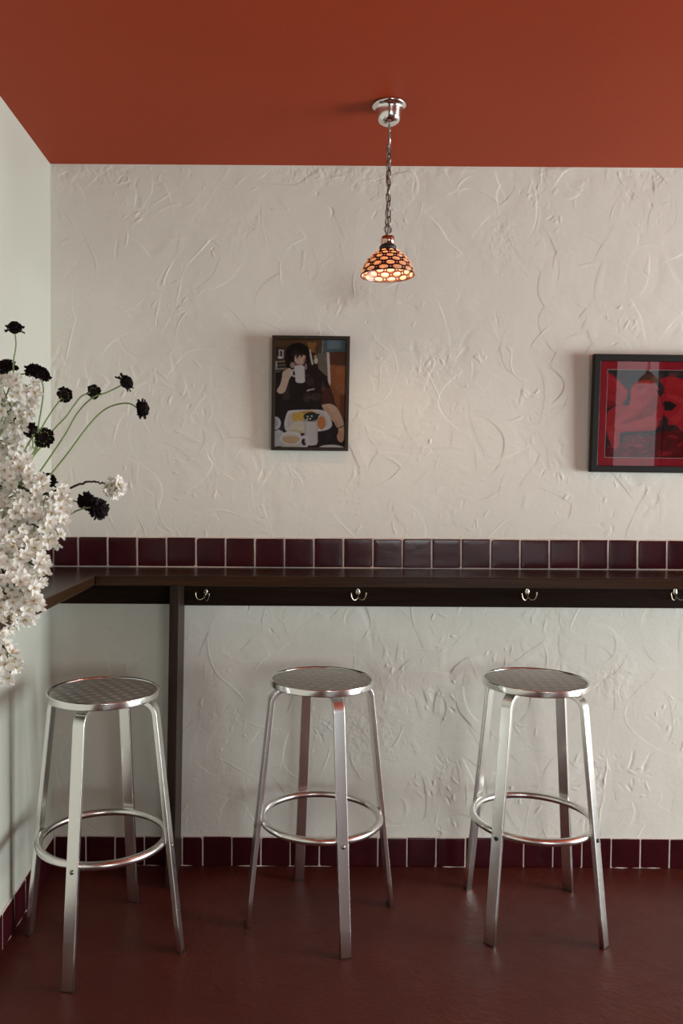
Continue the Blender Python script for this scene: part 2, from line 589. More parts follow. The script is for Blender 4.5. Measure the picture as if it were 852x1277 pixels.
window_frame('window_1', 'x', RX, WIN_R, 3, 1)
window_frame('window_2', 'y', RY, WIN_A, 2, 1)
window_frame('window_3', 'y', RY, WIN_B, 1, 1)
window_frame('added_fill_window', 'y', RY, WIN_FILL, 2, 1)  # unseen frame of the added fill opening

# ------------------------------------------------------------------ tile rows
def tile_row(name, along, lines, z0, z1, wall, seed, sticks=0.008, ragged_top=False):
    """a course of hand-made tiles bedded in grout; lines = positions of the joints"""
    r = random.Random(seed)
    mb = MB()
    a, b = lines[0], lines[-1]
    def P(s, d, z):
        return (s, -d, z) if along == 'x' else (d, s, z)
    n = 160
    # grout bed with an uneven fillet along top and bottom
    rows = []
    for i in range(n + 1):
        s = a + (b - a) * i / n
        t0 = -0.003 + (0.0055 * r.random() if 0.5 + 0.5 * math.sin(i * 0.31 + seed) + 0.4 * math.sin(i * 0.083) > 0.62 else 0.0)
        t1 = 0.001 + 0.0025 * r.random() ** 2
        rows.append([P(s, 0.0, z1 + t1), P(s, sticks * 0.80, z1 - 0.001), P(s, sticks * 0.80, z0 + 0.004), P(s, sticks + t0, z0 + 0.0003)])
    vs = [p for q in rows for p in q]
    fs = []
    for i in range(n):
        for k in range(3):
            fs.append((i * 4 + k, i * 4 + k + 1, (i + 1) * 4 + k + 1, (i + 1) * 4 + k))
    mb.add(vs, fs, 1, True)
    for i in range(len(lines) - 1):
        s0, s1 = min(lines[i], lines[i + 1]), max(lines[i], lines[i + 1])
        s0 += 0.0016 + 0.0006 * r.random(); s1 -= 0.0016 + 0.0006 * r.random()
        if s1 - s0 < 0.006: continue
        b0, t1 = (z0 + 0.0025 + 0.001 * r.random()) if z0 > 0 else 0.0004, z1 - 0.001 * r.random() + 0.0006 * r.gauss(0, 1)
        rc = [0.002 + (0.008 if r.random() < 0.25 else 0.0015) * r.random() for _ in range(4)]
        rc = [min(q, (s1 - s0) * 0.3) for q in rc]
        def outline(ins):
            pts = []
            cs = [(s0 + ins, b0 + ins, PI, rc[0]), (s1 - ins, b0 + ins, 1.5 * PI, rc[1]), (s1 - ins, t1 - ins, 0, rc[2]), (s0 + ins, t1 - ins, 0.5 * PI, rc[3])]
            sg = [(1, 1), (-1, 1), (-1, -1), (1, -1)]
            for (x, z, an, q), (sx, sz) in zip(cs, sg):
                for k in range(5):
                    aa = an + 0.5 * PI * k / 4
                    pts.append((x + sx * q + q * math.cos(aa), z + sz * q + q * math.sin(aa)))
            return pts
        tl = [r.gauss(0, 0.006), r.gauss(0, 0.005)]
        cxm, czm = (s0 + s1) / 2, (b0 + t1) / 2
        loops = []
        for ins, d in ((0, 0.0), (0, sticks - 0.002), (0.0016, sticks - 0.0002), (0.004, sticks), (0.02, sticks + 0.0001)):
            if ins > (s1 - s0) * 0.35: continue
            loops.append([P(x, max(0.0, d + (tl[0] * (x - cxm) + tl[1] * (z - czm)) * (d > 0)), z) for x, z in outline(ins)])
        vs = [p for L in loops for p in L]
        m = len(loops[0])
        fs = []
        for q in range(len(loops) - 1):
            for k in range(m):
                fs.append((q * m + k, q * m + (k + 1) % m, (q + 1) * m + (k + 1) % m, (q + 1) * m + k))
        fs.append(tuple((len(loops) - 1) * m + k for k in range(m)))
        mb.add(vs, fs, 0, True)
    return struct(mb.build(name, [M['tile'], M['grout']]))

TOPZ = 1.0507
PITCH_T = 0.10213
sx0 = 0.0942
splash = [0.008] + [sx0 + PITCH_T * k - PITCH_T * 0 for k in range(0, 46)]
splash = [x for x in splash if x < 4.7]
bx0 = 0.6302 - 6 * 0.1025
base = [0.008] + [bx0 + 0.1025 * k for k in range(1, 46)]
base = [x for x in base if 0.0 < x < RX - 0.02]
base = sorted(set([0.008] + [x for x in base if x > 0.02]))
# the support panel interrupts the skirting course: a cut joint stands on its right side
base = sorted(base + [0.456])
base = [x for x in base if not (0.40 < x < 0.455)]
tile_row('trim_1', 'x', splash, TOPZ, 1.1531, 'back', 3)
tile_row('baseboard_back', 'x', base, 0.0, 0.1029, 'back', 5)
left_lines = [-0.009 - 0.1025 * k for k in range(0, 40)]
tile_row('baseboard_left', 'y', left_lines, 0.0, 0.1029, 'left', 9)
tile_row('trim_2', 'y', [-0.009 - 0.102 * k for k in range(0, 16)], TOPZ, 1.1531, 'left', 12)

# ------------------------------------------------------------------ counter
WX, WY, TH = 0.2147, -0.276, 0.031
ctr = tag(empty('bar_counter', (0.6, -0.02, 0)), 'dark stained wooden wall counter with coat rail and end panel running along both walls', 'counter')
def board(name, lo, hi, material, bev=0.003, skew=None, parent=ctr):
    c = (Vector(lo) + Vector(hi)) / 2
    mb = MB()
    mb.box(lo, hi, 0, skew)
    o = mb.build(name, material, None, bev, 2, origin=c)
    o.parent = parent
    o.location = c - Vector(parent.location)
    return o
board('counter_top', (WX + 0.0006, WY, TOPZ - TH), (4.7, -0.010, TOPZ), M['wood'])
board('counter_wing', (0.010, -1.52, TOPZ - TH), (WX, -0.010, TOPZ), M['wood_y'])
def lean(p):
    q = p.copy(); q.x += -0.0135 * (1 - p.z / 0.93); return q
board('support_panel', (0.434, -0.172, 0.0), (0.464, -0.010, TOPZ - TH - 0.0003), M['wood_z'], 0.002, lean)
board('coat_rail', (0.010, -0.026, 0.9245), (0.4335, -0.007, TOPZ - TH - 0.0003), M['wood_dark'])
board('coat_rail', (0.4645, -0.030, 0.921), (4.7, -0.007, TOPZ - TH - 0.0003), M['wood_dark'])

# coat hooks
def hook_proto():
    root = empty('coat_hook', (0, 0, 0))
    mb = MB()
    # oval back plate in the XZ plane, facing -Y
    seg = 20
    loops = [(1.0, 0.0), (1.0, 0.0012), (0.8, 0.0022), (0.4, 0.0026)]
    vs = []
    for s, d in loops:
        for i in range(seg):
            a = 2 * PI * i / seg
            vs.append((0.0078 * s * math.cos(a), -d, 0.0135 * s * math.sin(a) + 0.006))
    fs = []
    for q in range(len(loops) - 1):
        for k in range(seg):
            fs.append((q * seg + k, q * seg + (k + 1) % seg, (q + 1) * seg + (k + 1) % seg, (q + 1) * seg + k))
    fs.append(tuple((len(loops) - 1) * seg + k for k in range(seg)))
    mb.add(vs, fs)
    mb.build('back_plate', M['brass'], root)
    for s in (-1, 1):
        pts = catmull([(0.0, -0.002, 0.000), (0.002 * s, -0.008, -0.012), (0.010 * s, -0.016, -0.0195), (0.019 * s, -0.022, -0.017),
                       (0.0245 * s, -0.025, -0.006), (0.0255 * s, -0.026, 0.004)], 6)
        p = MB().tube(pts, [0.0024 - 0.0008 * i / len(pts) for i in range(len(pts))], 10)
        p.ellipsoid(pts[-1], (0.0028, 0.0028, 0.0034), 12, 8)
        p.build('prong', M['brass'], root)
    MB().ellipsoid((0, -0.0028, 0.0105), (0.0032, 0.0014, 0.0032), 12, 6).build('screw', M['steel_dark'], root)
    return root
hk = hook_proto()
hx = [(256.5, -0.34), (446.5, 0.0), (657.5, 0.0), (842.0, 0.06)]
hl = ['small two-pronged coat hook twisted sideways, beside the counter support panel',
      'small two-pronged metal coat hook on the dark rail above the middle stool',
      'small two-pronged metal coat hook on the dark rail above the right stool',
      'small two-pronged metal coat hook at the far right of the dark rail']
for i, (px, rz) in enumerate(hx):
    o = hk if i == 0 else copy_tree(hk)
    q = at(px, 740.0, -0.030)
    o.location = (q.x, -0.030, q.z)
    o.rotation_euler = (0, -0.04, 0)
    tag(o, hl[i], 'hook', 'coat hooks along the counter rail')
    if i == 0:
        o.rotation_euler = (0, 0.05, -0.35)
        o.location.y -= 0.0028

# ------------------------------------------------------------------ stools
SEAT_H, SEAT_R, RIM = 0.7454, 0.160, 0.0205
RING_Z, RING_R, TUBE = 0.3120, 0.1815, 0.0112
LEG_W, LEG_T = 0.0335, 0.0140
def leg_axis():
    """centre line of one leg in the (r, z) plane, from under the seat to the floor"""
    zt = SEAT_H - RIM - LEG_T / 2 - 0.0005
    foot = Vector((0.2345, 0.0))
    topv = Vector((0.1565, zt))
    dn = (foot - topv).normalized()
    inn = Vector((-1.0, 0.0))
    rad = 0.042
    cosang = inn.dot(dn)
    ang = math.acos(max(-1, min(1, cosang)))
    tl = rad / math.tan(ang / 2)
    a = topv + inn * tl
    b = topv + dn * tl
    cen = a + Vector((0.0, -rad))
    a0 = math.atan2(a.y - cen.y, a.x - cen.x)
    b0 = math.atan2(b.y - cen.y, b.x - cen.x)
    pts = [Vector((0.045, zt))]
    for k in range(19):
        q = a0 + (b0 - a0) * k / 18
        pts.append(cen + Vector((math.cos(q), math.sin(q))) * rad)
    for k in range(1, 9):
        pts.append(b.lerp(foot, k / 8))
    return pts
def flat_bar(pts, w, t, z_end=None):
    """rounded-edge rectangular bar swept along a path in the (r, z) plane"""
    e = 0.0022
    sec = []
    for sx, sy in ((-1, -1), (1, -1), (1, 1), (-1, 1)):
        cx, cy = sx * (w / 2 - e), sy * (t / 2 - e)
        a0 = {(-1, -1): PI, (1, -1): 1.5 * PI, (1, 1): 0.0, (-1, 1): 0.5 * PI}[(sx, sy)]
        for k in range(3):
            a = a0 + 0.25 * PI * k
            sec.append((cx + e * math.cos(a), cy + e * math.sin(a)))
    m = len(sec)
    vs, fs = [], []
    n = len(pts)
    for i, p in enumerate(pts):
        t3 = (pts[min(i + 1, n - 1)] - pts[max(i - 1, 0)]).normalized()
        nr = Vector((-t3.y, t3.x))
        for a, b in sec:
            q = p + nr * b
            z = q.y
            if i == n - 1:
                q = q - t3 * ((q.y - (z_end or 0.0)) / t3.y); z = q.y
            vs.append((q.x, a, z))
    for i in range(n - 1):
        for k in range(m):
            fs.append((i * m + k, i * m + (k + 1) % m, (i + 1) * m + (k + 1) % m, (i + 1) * m + k))
    fs.append(tuple(range(m))[::-1]); fs.append(tuple((n - 1) * m + k for k in range(m)))
    return vs, fs
def make_stool():
    root = empty('bar_stool', (0, 0, 0))
    zt, zb = SEAT_H, SEAT_H - RIM
    MB().lathe([(SEAT_R - 0.0035, zb), (SEAT_R - 0.0008, zb + 0.0006), (SEAT_R, zb + 0.003), (SEAT_R, zt - 0.003), (SEAT_R - 0.0008, zt - 0.0008),
                (SEAT_R - 0.0030, zt), (SEAT_R - 0.0062, zt - 0.0004), (SEAT_R - 0.0080, zt - 0.0035), (SEAT_R - 0.0085, zt - 0.008), (SEAT_R - 0.012, zb)], 96, close=True
               ).build('seat_rim', M['alu_rim'], root, wn=True)
    MB().lathe([(0.0, zb + 0.0002), (SEAT_R - 0.0125, zb + 0.0002), (SEAT_R - 0.0090, zb + 0.004), (SEAT_R - 0.0086, zt - 0.0048), (SEAT_R - 0.013, zt - 0.0034), (0.0, zt - 0.0034)], 96
               ).build('seat', M['seat'], root, wn=True)
    ring = [(RING_R * math.cos(2 * PI * k / 96), RING_R * math.sin(2 * PI * k / 96), RING_Z) for k in range(96)]
    MB().tube(ring, TUBE, 14, closed=True).build('foot_ring', M['alu_tube'], root)
    pts = leg_axis()
    cap = 0.003
    for k in range(4):
        vs, fs = flat_bar(pts, LEG_W, LEG_T, cap)
        leg = MB().add(vs, fs, 0, True).build('leg', M['alu'], root, wn=True)
        leg.rotation_euler = (0, 0, k * PI / 2)
        # dark glide under the foot
        d = (pts[-1] - pts[-2]).normalized()
        fr = pts[-1].x
        mb = MB().box((fr - LEG_T / 2 - 0.0012, -LEG_W / 2 + 0.0008, 0.0), (fr + LEG_T / 2 - 0.0012, LEG_W / 2 - 0.0008, cap + 0.0004))
        c = mb.build('foot_glide', M['black'], leg)
        # bolt through the leg into the ring, and its spacer
        i = max(j for j in range(len(pts)) if pts[j].y > RING_Z - 0.012)
        u = (pts[i].y - (RING_Z - 0.006)) / (pts[i].y - pts[i + 1].y)
        bp = pts[i].lerp(pts[i + 1], u)
        b = MB().lathe([(0.0, 0.0042), (0.0042, 0.0040), (0.0060, 0.0024), (0.0064, 0.0), (0.0, 0.0)], 16)
        rot = Matrix.Rotation(PI / 2, 3, 'Y')
        b.v = [tuple(rot @ Vector(p) + Vector((bp.x + LEG_T / 2, 0, bp.y))) for p in b.v]
        b.add(*tube_data((RING_R + TUBE * 0.7, 0, RING_Z - 0.004), (bp.x - LEG_T / 2 + 0.001, 0, bp.y), 0.0045))
        b.build('bolt', M['steel_dark'], leg)
    return root
def tube_data(a, b, r):
    t = MB().tube([a, b], r, 10)
    return t.v, t.f
# copies that keep each leg's own turn
def sharp_by_angle(o):
    pass
stool = make_stool()
SP = [(0.2880, -0.4820, -1.7524), (0.9270, -0.3281, -1.3004), (1.5865, -0.3244, -2.3856)]
SL = ['aluminium bar stool standing in the corner by the left wall and counter end panel',
      'aluminium bar stool standing in the middle, below the framed photo of a coffee drinker',
      'aluminium bar stool on the right, standing furthest from the flowers']
for i, (x, y, th) in enumerate(SP):
    o = stool if i == 0 else copy_tree(stool)
    o.location = (x, y, 0)
    o.rotation_euler = (0, 0, th)
    if i == 2:                                # this stool's bolts are black
        for lg in o.children:
            for c in lg.children:
                if c.name.startswith('bolt'):
                    c.data = c.data.copy()
                    c.data.materials[0] = M['black']
                    c['label'] = 'black bolt'
    tag(o, SL[i], 'stool', 'aluminium bar stools at the counter')

# ------------------------------------------------------------------ pendant lamps
def shade_r(z):
    P = [(0.0, 0.0225), (-0.008, 0.0340), (-0.016, 0.0440), (-0.028, 0.0560), (-0.043, 0.0665), (-0.059, 0.0735), (-0.074, 0.0770)]
    for (za, ra), (zb, rb) in zip(P, P[1:]):
        if za >= z >= zb:
            return ra + (rb - ra) * (z - za) / (zb - za)
    return P[-1][1] if z < P[-1][0] else P[0][1]
def make_pendant():
    """origin on the ceiling"""
    root = empty('pendant_lamp', (0, 0, 0))
    MB().lathe([(0.0, 0.0), (0.0485, 0.0), (0.0495, -0.003), (0.0480, -0.0065), (0.0420, -0.0085), (0.0390, -0.0115), (0.0372, -0.016), (0.0362, -0.026),
                (0.0338, -0.037), (0.0315, -0.044), (0.0270, -0.050), (0.0170, -0.0555), (0.0080, -0.058), (0.0, -0.0585)], 64).build('canopy', M['chrome'], root)
    zsock = -0.372
    pts = catmull([(0.0, 0.0, -0.055), (0.0008, 0, -0.10), (0.0, 0.001, -0.12), (0.0025, 0.0012, -0.16), (-0.002, -0.001, -0.20), (0.002, 0.001, -0.25), (-0.0018, 0, -0.30), (0.001, 0, -0.34), (0, 0, zsock + 0.002)], 10)
    MB().tube(pts, 0.0026, 8).build('flex', M['cord'], root)
    MB().tube([(0.0032, -0.001, -0.056), (0.0034, -0.001, -0.118)], 0.0013, 8).build('hanger_wire', M['chrome'], root)
    # chain: oval links, alternately turned
    z = -0.116
    Lk, Wk, wr = 0.0290, 0.0160, 0.0020
    mb = MB()
    loop = []
    for k in range(28):
        a = 2 * PI * k / 28
        loop.append((Wk / 2 * math.copysign(abs(math.cos(a)) ** 0.8, math.cos(a)), 0, Lk / 2 * math.sin(a)))
    mb.tube(loop, wr, 8, closed=True)
    lm = mb.mesh('chain_link', M['steel_dark'])
    k = 0
    while z > zsock + 0.026:
        o = link('chain_link', lm, root)
        o.location = (0, 0, z - Lk / 2)
        o.rotation_euler = (random.gauss(0, 0.05), random.gauss(0, 0.05), (k % 2) * PI / 2 + random.gauss(0.25, 0.25))
        z -= Lk - 3.4 * wr
        k += 1
    zl = zsock + 0.013
    MB().tube([(0.0, 0, zl + 0.014), (0.011, 0, zl + 0.011), (0.0125, 0, zl + 0.004), (0.004, 0, zl - 0.011), (-0.004, 0, zl - 0.011), (-0.0125, 0, zl + 0.004), (-0.011, 0, zl + 0.011)],
              0.0014, 8, closed=True).build('hanging_loop', M['steel_dark'], root)
    MB().lathe([(0.0, zsock), (0.014, zsock), (0.0185, zsock - 0.003), (0.0200, zsock - 0.008), (0.0200, zsock - 0.030), (0.0, zsock - 0.030)], 40).build('socket', M['socket'], root)
    zc = zsock - 0.0285
    MB().lathe([(0.012, zc), (0.0225, zc), (0.0245, zc - 0.003), (0.0240, zc - 0.009), (0.0215, zc - 0.0115), (0.012, zc - 0.0115)], 40, close=True).build('collar', M['black'], root)
    zs = zc - 0.0105
    # shade: brown-red glass dome with jewels set through it
    prof = [(0.0215, 0.0)] + [(shade_r(-0.074 * k / 18), -0.074 * k / 18) for k in range(19)]
    th = 0.0016
    outer = prof[1:]
    jw, bd = MB(), MB()
    rows = [(-0.0085, 0.0075, 10), (-0.0185, 0.0100, 12), (-0.0295, 0.0120, 12), (-0.0415, 0.0128, 12), (-0.0540, 0.0134, 12), (-0.0668, 0.0126, 12)]
    for ri, (z, hh, n) in enumerate(rows):
        r = shade_r(z) - th / 2
        sl = (shade_r(z - 0.004) - shade_r(z + 0.004)) / 0.008
        nz = math.atan(sl)
        for k in range(n):
            a = 2 * PI * (k + 0.5 * (ri % 2)) / n + 0.16
            rot = Matrix.Rotation(a, 3, 'Z') @ Matrix.Rotation(-nz, 3, 'Y')
            wv = 2 * PI * r / n * 0.345
            jw.ellipsoid((r * math.cos(a), r * math.sin(a), zs + z), (0.0027, wv, hh * 0.50), 18, 10, 0, rot)
            if ri >= 1:
                a2 = a + PI / n
                bd.ellipsoid((r * math.cos(a2), r * math.sin(a2), zs + z), (0.0024, 0.0019, 0.0021), 10, 6)
    # the leaded shell round the jewels: a fine double sheet with an opening for every jewel
    NS, NP = 288, 66
    sh = MB()
    vs, fs = [], []
    for side in (0, 1):
        for j in range(NP + 1):
            z = -0.074 * j / NP
            r = shade_r(z) - th * side
            for i in range(NS):
                a = 2 * PI * i / NS
                vs.append((r * math.cos(a), r * math.sin(a), zs + z))
    for j in range(NP):
        z = -0.074 * (j + 0.5) / NP
        for i in range(NS):
            a = 2 * PI * (i + 0.5) / NS
            hole = False
            for ri, (zr, hh, n) in enumerate(rows):
                da = (a - 0.16 - 2 * PI * 0.5 * (ri % 2) / n + PI / n) % (2 * PI / n) - PI / n
                slope = math.hypot(1.0, (shade_r(zr - 0.004) - shade_r(zr + 0.004)) / 0.008)
                u = da / (2 * PI / n * 0.345)
                v = (z - zr) * slope / (hh * 0.50)
                if u * u + v * v < 0.86:
                    hole = True
                    break
            if hole: continue
            for side in (0, 1):
                o0 = side * (NP + 1) * NS
                i2 = (i + 1) % NS
                fs.append((o0 + j * NS + i, o0 + (j + 1) * NS + i, o0 + (j + 1) * NS + i2, o0 + j * NS + i2))
    shade = sh.add(vs, fs).build('lamp_shade', M['lead'], root)
    jw.build('glass_jewels', M['jewel'], shade)
    bd.build('glass_beads', M['bead'], shade)
    MB().tube([((0.0770) * math.cos(2 * PI * k / 72), 0.0770 * math.sin(2 * PI * k / 72), zs - 0.0742) for k in range(72)], 0.0013, 8, closed=True).build('shade_rim', M['lead'], shade)
    MB().lathe([(0.0, zc - 0.010), (0.0085, zc - 0.012), (0.0090, zc - 0.022), (0.0140, zc - 0.032), (0.0160, zc - 0.040), (0.0130, zc - 0.050), (0.0060, zc - 0.055), (0.0, zc - 0.056)], 24).build('light_bulb', M['bulb'], root)
    return root
lamp = make_pendant()
lamp.location = (1.1031, -0.4421, H)
lamp.rotation_euler = (0, 0.0, 0.35)
tag(lamp, 'small lit pendant lamp with orange glass mosaic shade hanging on a chain', 'lamp')

lamp2 = copy_tree(lamp)                       # its twin further into the room shows in the red picture's glass
lamp2.location = (3.77, -3.93, H)
tag(lamp2, 'second orange mosaic pendant lamp, seen only as a reflection in the red picture', 'lamp')

# ------------------------------------------------------------------ pictures
class Paint:
    """an RGB raster the prints are made of; coordinates are in the print's own frame"""
    def __init__(self, x0, y0, x1, y1, w, h, base):
        self.x0, self.y0, self.x1, self.y1, self.w, self.h = x0, y0, x1, y1, w, h
        self.ss = 2
        W, Hh = w * self.ss, h * self.ss
        self.X, self.Y = np.meshgrid(x0 + (np.arange(W) + 0.5) / W * (x1 - x0), y0 + (np.arange(Hh) + 0.5) / Hh * (y1 - y0))
        self.a = np.ones((Hh, W, 3)) * np.array(base, float)
    def blend(self, m, c, al=1.0, soft=0):
        m = m.astype(float)
        for _ in range(soft):
            p = np.pad(m, 1, mode='edge')
            m = (p[1:-1, 1:-1] * 2 + p[:-2, 1:-1] + p[2:, 1:-1] + p[1:-1, :-2] + p[1:-1, 2:]) / 6
        m = (m * al)[..., None]
        self.a = self.a * (1 - m) + np.array(c, float) * m
    def poly(self, pts, c, al=1.0, soft=1, smooth=False):
        if smooth:
            q = [Vector((x, y, 0)) for x, y in pts]
            q = q + q[:2]
            cc = catmull(q, 6)
            pts = [(p.x, p.y) for p in cc[:-6]]
        m = np.zeros(self.X.shape, bool)
        n = len(pts)
        for i in range(n):
            (xa, ya), (xb, yb) = pts[i], pts[(i + 1) % n]
            if ya == yb: continue
            cr = ((ya > self.Y) != (yb > self.Y)) & (self.X < (xb - xa) * (self.Y - ya) / (yb - ya) + xa)
            m ^= cr
        self.blend(m, c, al, soft)
    def ell(self, cx, cy, rx, ry, c, al=1.0, soft=1, rot=0.0):
        dx, dy = self.X - cx, self.Y - cy
        u = dx * math.cos(rot) + dy * math.sin(rot)
        v = -dx * math.sin(rot) + dy * math.cos(rot)
        self.blend((u / rx) ** 2 + (v / ry) ** 2 < 1, c, al, soft)
    def ring(self, cx, cy, rx, ry, w, c, al=1.0, soft=1):
        d = np.sqrt(((self.X - cx) / rx) ** 2 + ((self.Y - cy) / ry) ** 2)
        self.blend(np.abs(d - 1) < w / max(rx, ry), c, al, soft)
    def line(self, pts, w, c, al=1.0, soft=1):
        d = np.full(self.X.shape, 1e9)
        for (xa, ya), (xb, yb) in zip(pts, pts[1:]):
            l2 = (xb - xa) ** 2 + (yb - ya) ** 2
            t = np.clip(((self.X - xa) * (xb - xa) + (self.Y - ya) * (yb - ya)) / l2, 0, 1)
            d = np.minimum(d, np.hypot(self.X - xa - t * (xb - xa), self.Y - ya - t * (yb - ya)))
        self.blend(d < w / 2, c, al, soft)
    def grain(self, amp, seed):
        r = np.random.default_rng(seed)
        self.a = np.clip(self.a + r.normal(0, amp, self.a.shape[:2])[..., None], 0, 255)
    def down(self, gain):
        s = self.ss
        a = self.a.reshape(self.h, s, self.w, s, 3).mean((1, 3)) / 255.0
        l = np.where(a <= 0.04045, a / 12.92, ((a + 0.055) / 1.055) ** 2.4)
        return np.clip(0.92 * (1 - np.exp(-l * gain / 0.92)) - 0.006, 0.0015, 0.9)

def print_mesh(name, img, x0, z0, x1, z1, y):
    """a flat sheet, row 0 on top, carrying the raster as a colour attribute"""
    h, w = img.shape[:2]
    xs, zs = np.linspace(x0, x1, w + 1), np.linspace(z1, z0, h + 1)
    X, Z = np.meshgrid(xs, zs)
    co = np.stack([X, np.full_like(X, y), Z], -1).reshape(-1, 3).astype(np.float32)
    I, J = np.meshgrid(np.arange(w), np.arange(h))
    a = (J * (w + 1) + I).ravel()
    quad = np.stack([a, a + w + 1, a + w + 2, a + 1], 1).astype(np.int32)
    me = bpy.data.meshes.new(name)
    me.vertices.add(len(co)); me.vertices.foreach_set('co', co.ravel())
    me.loops.add(quad.size); me.loops.foreach_set('vertex_index', quad.ravel())
    me.polygons.add(len(quad)); me.polygons.foreach_set('loop_start', np.arange(0, quad.size, 4, dtype=np.int32))
    me.update(calc_edges=True)
    at_ = me.color_attributes.new('print', 'FLOAT_COLOR', 'CORNER')
    c = np.ones((h * w, 4, 4), np.float32)
    c[:, :, :3] = img.reshape(-1, 1, 3)
    at_.data.foreach_set('color', c.ravel())
    me.materials.append(M['prt'])
    return me

def coffee_photo():
    p = Paint(137, 148, 683, 960, 150, 222, (26, 20, 17))
    # the diner behind
    p.poly([(137, 148), (495, 148), (495, 200), (137, 205)], (66, 43, 25), 0.9, 4)
    p.poly([(137, 200), (250, 195), (240, 320), (137, 330)], (44, 31, 22), 0.9, 3)
    p.poly([(380, 165), (450, 175), (455, 250), (400, 240)], (112, 68, 34), 0.85, 4)
    p.poly([(440, 200), (500, 190), (500, 330), (450, 330)], (52, 40, 32), 0.9, 3)
    p.poly([(163, 226), (202, 228), (200, 292), (165, 292)], (150, 148, 142), 1, 1)
    p.poly([(172, 236), (193, 237), (191, 282), (174, 282)], (38, 40, 42), 1, 1)
    p.ell(172, 285, 18, 9, (205, 200, 190), 0.8, 3)
    for y, c in ((318, (120, 105, 90)), (345, (90, 84, 78)), (372, (125, 118, 108)), (392, (80, 74, 68))):
        p.line([(137, y), (232, y - 6)], 9, c, 0.75, 3)
    p.ell(146, 345, 7, 34, (190, 188, 180), 0.7, 3)
    p.line([(400, 226), (424, 330)], 13, (196, 188, 176), 0.9, 2)
    p.ell(450, 306, 15, 24, (205, 190, 172), 0.8, 3)
    p.ell(446, 275, 12, 12, (160, 120, 80), 0.8, 3)
    p.poly([(462, 250), (540, 240), (540, 420), (470, 400)], (72, 68, 62), 0.9, 4)
    p.poly([(500, 148), (683, 148), (683, 236), (500, 244)], (52, 64, 68), 1, 2)
    p.poly([(535, 152), (640, 152), (640, 215), (535, 218)], (78, 92, 102), 0.8, 6)
    p.line([(500, 148), (498, 246)], 5, (120, 128, 126), 0.9, 1)
    p.poly([(548, 244), (683, 236), (683, 352), (560, 332)], (58, 34, 25), 1, 2)
    p.poly([(556, 332), (683, 344), (683, 760), (610, 640), (552, 520)], (92, 52, 32), 1, 2)
    p.poly([(600, 360), (683, 350), (683, 560), (600, 520)], (104, 60, 36), 0.6, 8)
    p.poly([(640, 560), (683, 560), (683, 760), (640, 700)], (62, 32, 22), 0.7, 8)
    p.poly([(532, 242), (552, 243), (566, 470), (560, 498), (546, 486)], (196, 168, 166), 1, 1)
    # the dark tee
    p.poly([(137, 420), (190, 380), (265, 350), (390, 340), (470, 365), (530, 420), (562, 500), (598, 600), (592, 645), (505, 640), (520, 700), (300, 700), (137, 760)], (23, 18, 18), 1, 2)
    p.poly([(500, 500), (560, 510), (598, 600), (592, 640), (500, 630)], (52, 28, 24), 0.8, 5)
    p.poly([(380, 529), (402, 520), (420, 518), (446, 512), (436, 524), (412, 527), (396, 534), (384, 536)], (172, 162, 150), 0.9, 1)
    # hair, face and mug
    p.ell(310, 252, 92, 78, (15, 11, 12), 1, 3)
    p.poly([(222, 240), (250, 330), (262, 372), (225, 360), (210, 300)], (17, 12, 12), 1, 3)
    p.poly([(385, 230), (404, 300), (392, 352), (366, 350)], (17, 12, 12), 1, 3)
    p.poly([(282, 258), (318, 252), (366, 258), (370, 300), (352, 330), (330, 338), (300, 328), (280, 298)], (180, 128, 108), 1, 2, True)
    p.poly([(270, 230), (380, 230), (374, 276), (352, 262), (340, 290), (328, 262), (312, 284), (304, 300), (294, 262), (280, 306), (268, 300)], (18, 12, 12), 0.95, 2)
    p.poly([(272, 262), (286, 266), (284, 330), (268, 340)], (18, 12, 12), 0.9, 3)
    p.poly([(352, 300), (370, 270), (380, 330), (360, 344)], (60, 38, 34), 0.6, 4)
    p.poly([(286, 320), (330, 334), (360, 322), (352, 342), (300, 342)], (120, 78, 68), 0.6, 4)
    p.line([(322, 268), (318, 318)], 3, (60, 38, 32), 0.6, 1)
    p.ell(272, 340, 20, 22, (150, 118, 110), 0.7, 3)
    p.ell(374, 352, 9, 24, (150, 130, 128), 0.6, 3)
    p.poly([(190, 440), (196, 396), (214, 380), (240, 364), (262, 372), (274, 392), (266, 418), (250, 440), (236, 480), (214, 540), (178, 556), (152, 534), (176, 490)], (186, 138, 116), 1, 1, True)
    for a, b in (((212, 392), (240, 384)), ((206, 410), (238, 402)), ((204, 428), (234, 420))):
        p.line([a, b], 3, (120, 78, 64), 0.7, 1)
    p.ring(286, 400, 20, 24, 5, (206, 190, 190), 1, 1)
    p.poly([(284, 350), (300, 342), (345, 340), (362, 352), (368, 462), (352, 474), (312, 474), (296, 462)], (208, 190, 194), 1, 1)
    p.poly([(340, 345), (362, 352), (368, 462), (350, 472)], (182, 164, 170), 0.7, 4)
    # her arm on the right
    p.poly([(500, 636), (560, 628), (608, 648), (648, 708), (674, 780), (676, 880), (660, 918), (632, 906), (620, 876), (632, 826), (590, 768), (536, 700)], (184, 128, 102), 1, 2, True)
    p.poly([(505, 640), (560, 660), (620, 760), (640, 820), (600, 770), (540, 702)], (140, 92, 74), 0.5, 5)
    p.line([(628, 812), (672, 792)], 8, (40, 24, 22), 0.9, 1)
    p.ell(650, 872, 22, 40, (176, 88, 76), 0.7, 4)
    # the table
    p.poly([(137, 740), (300, 680), (520, 700), (600, 770), (622, 880), (640, 960), (137, 960)], (24, 20, 22), 1, 2)
    p.ell(146, 778, 40, 48, (176, 172, 182), 1, 1)
    p.ell(140, 778, 26, 34, (110, 106, 114), 0.8, 2)
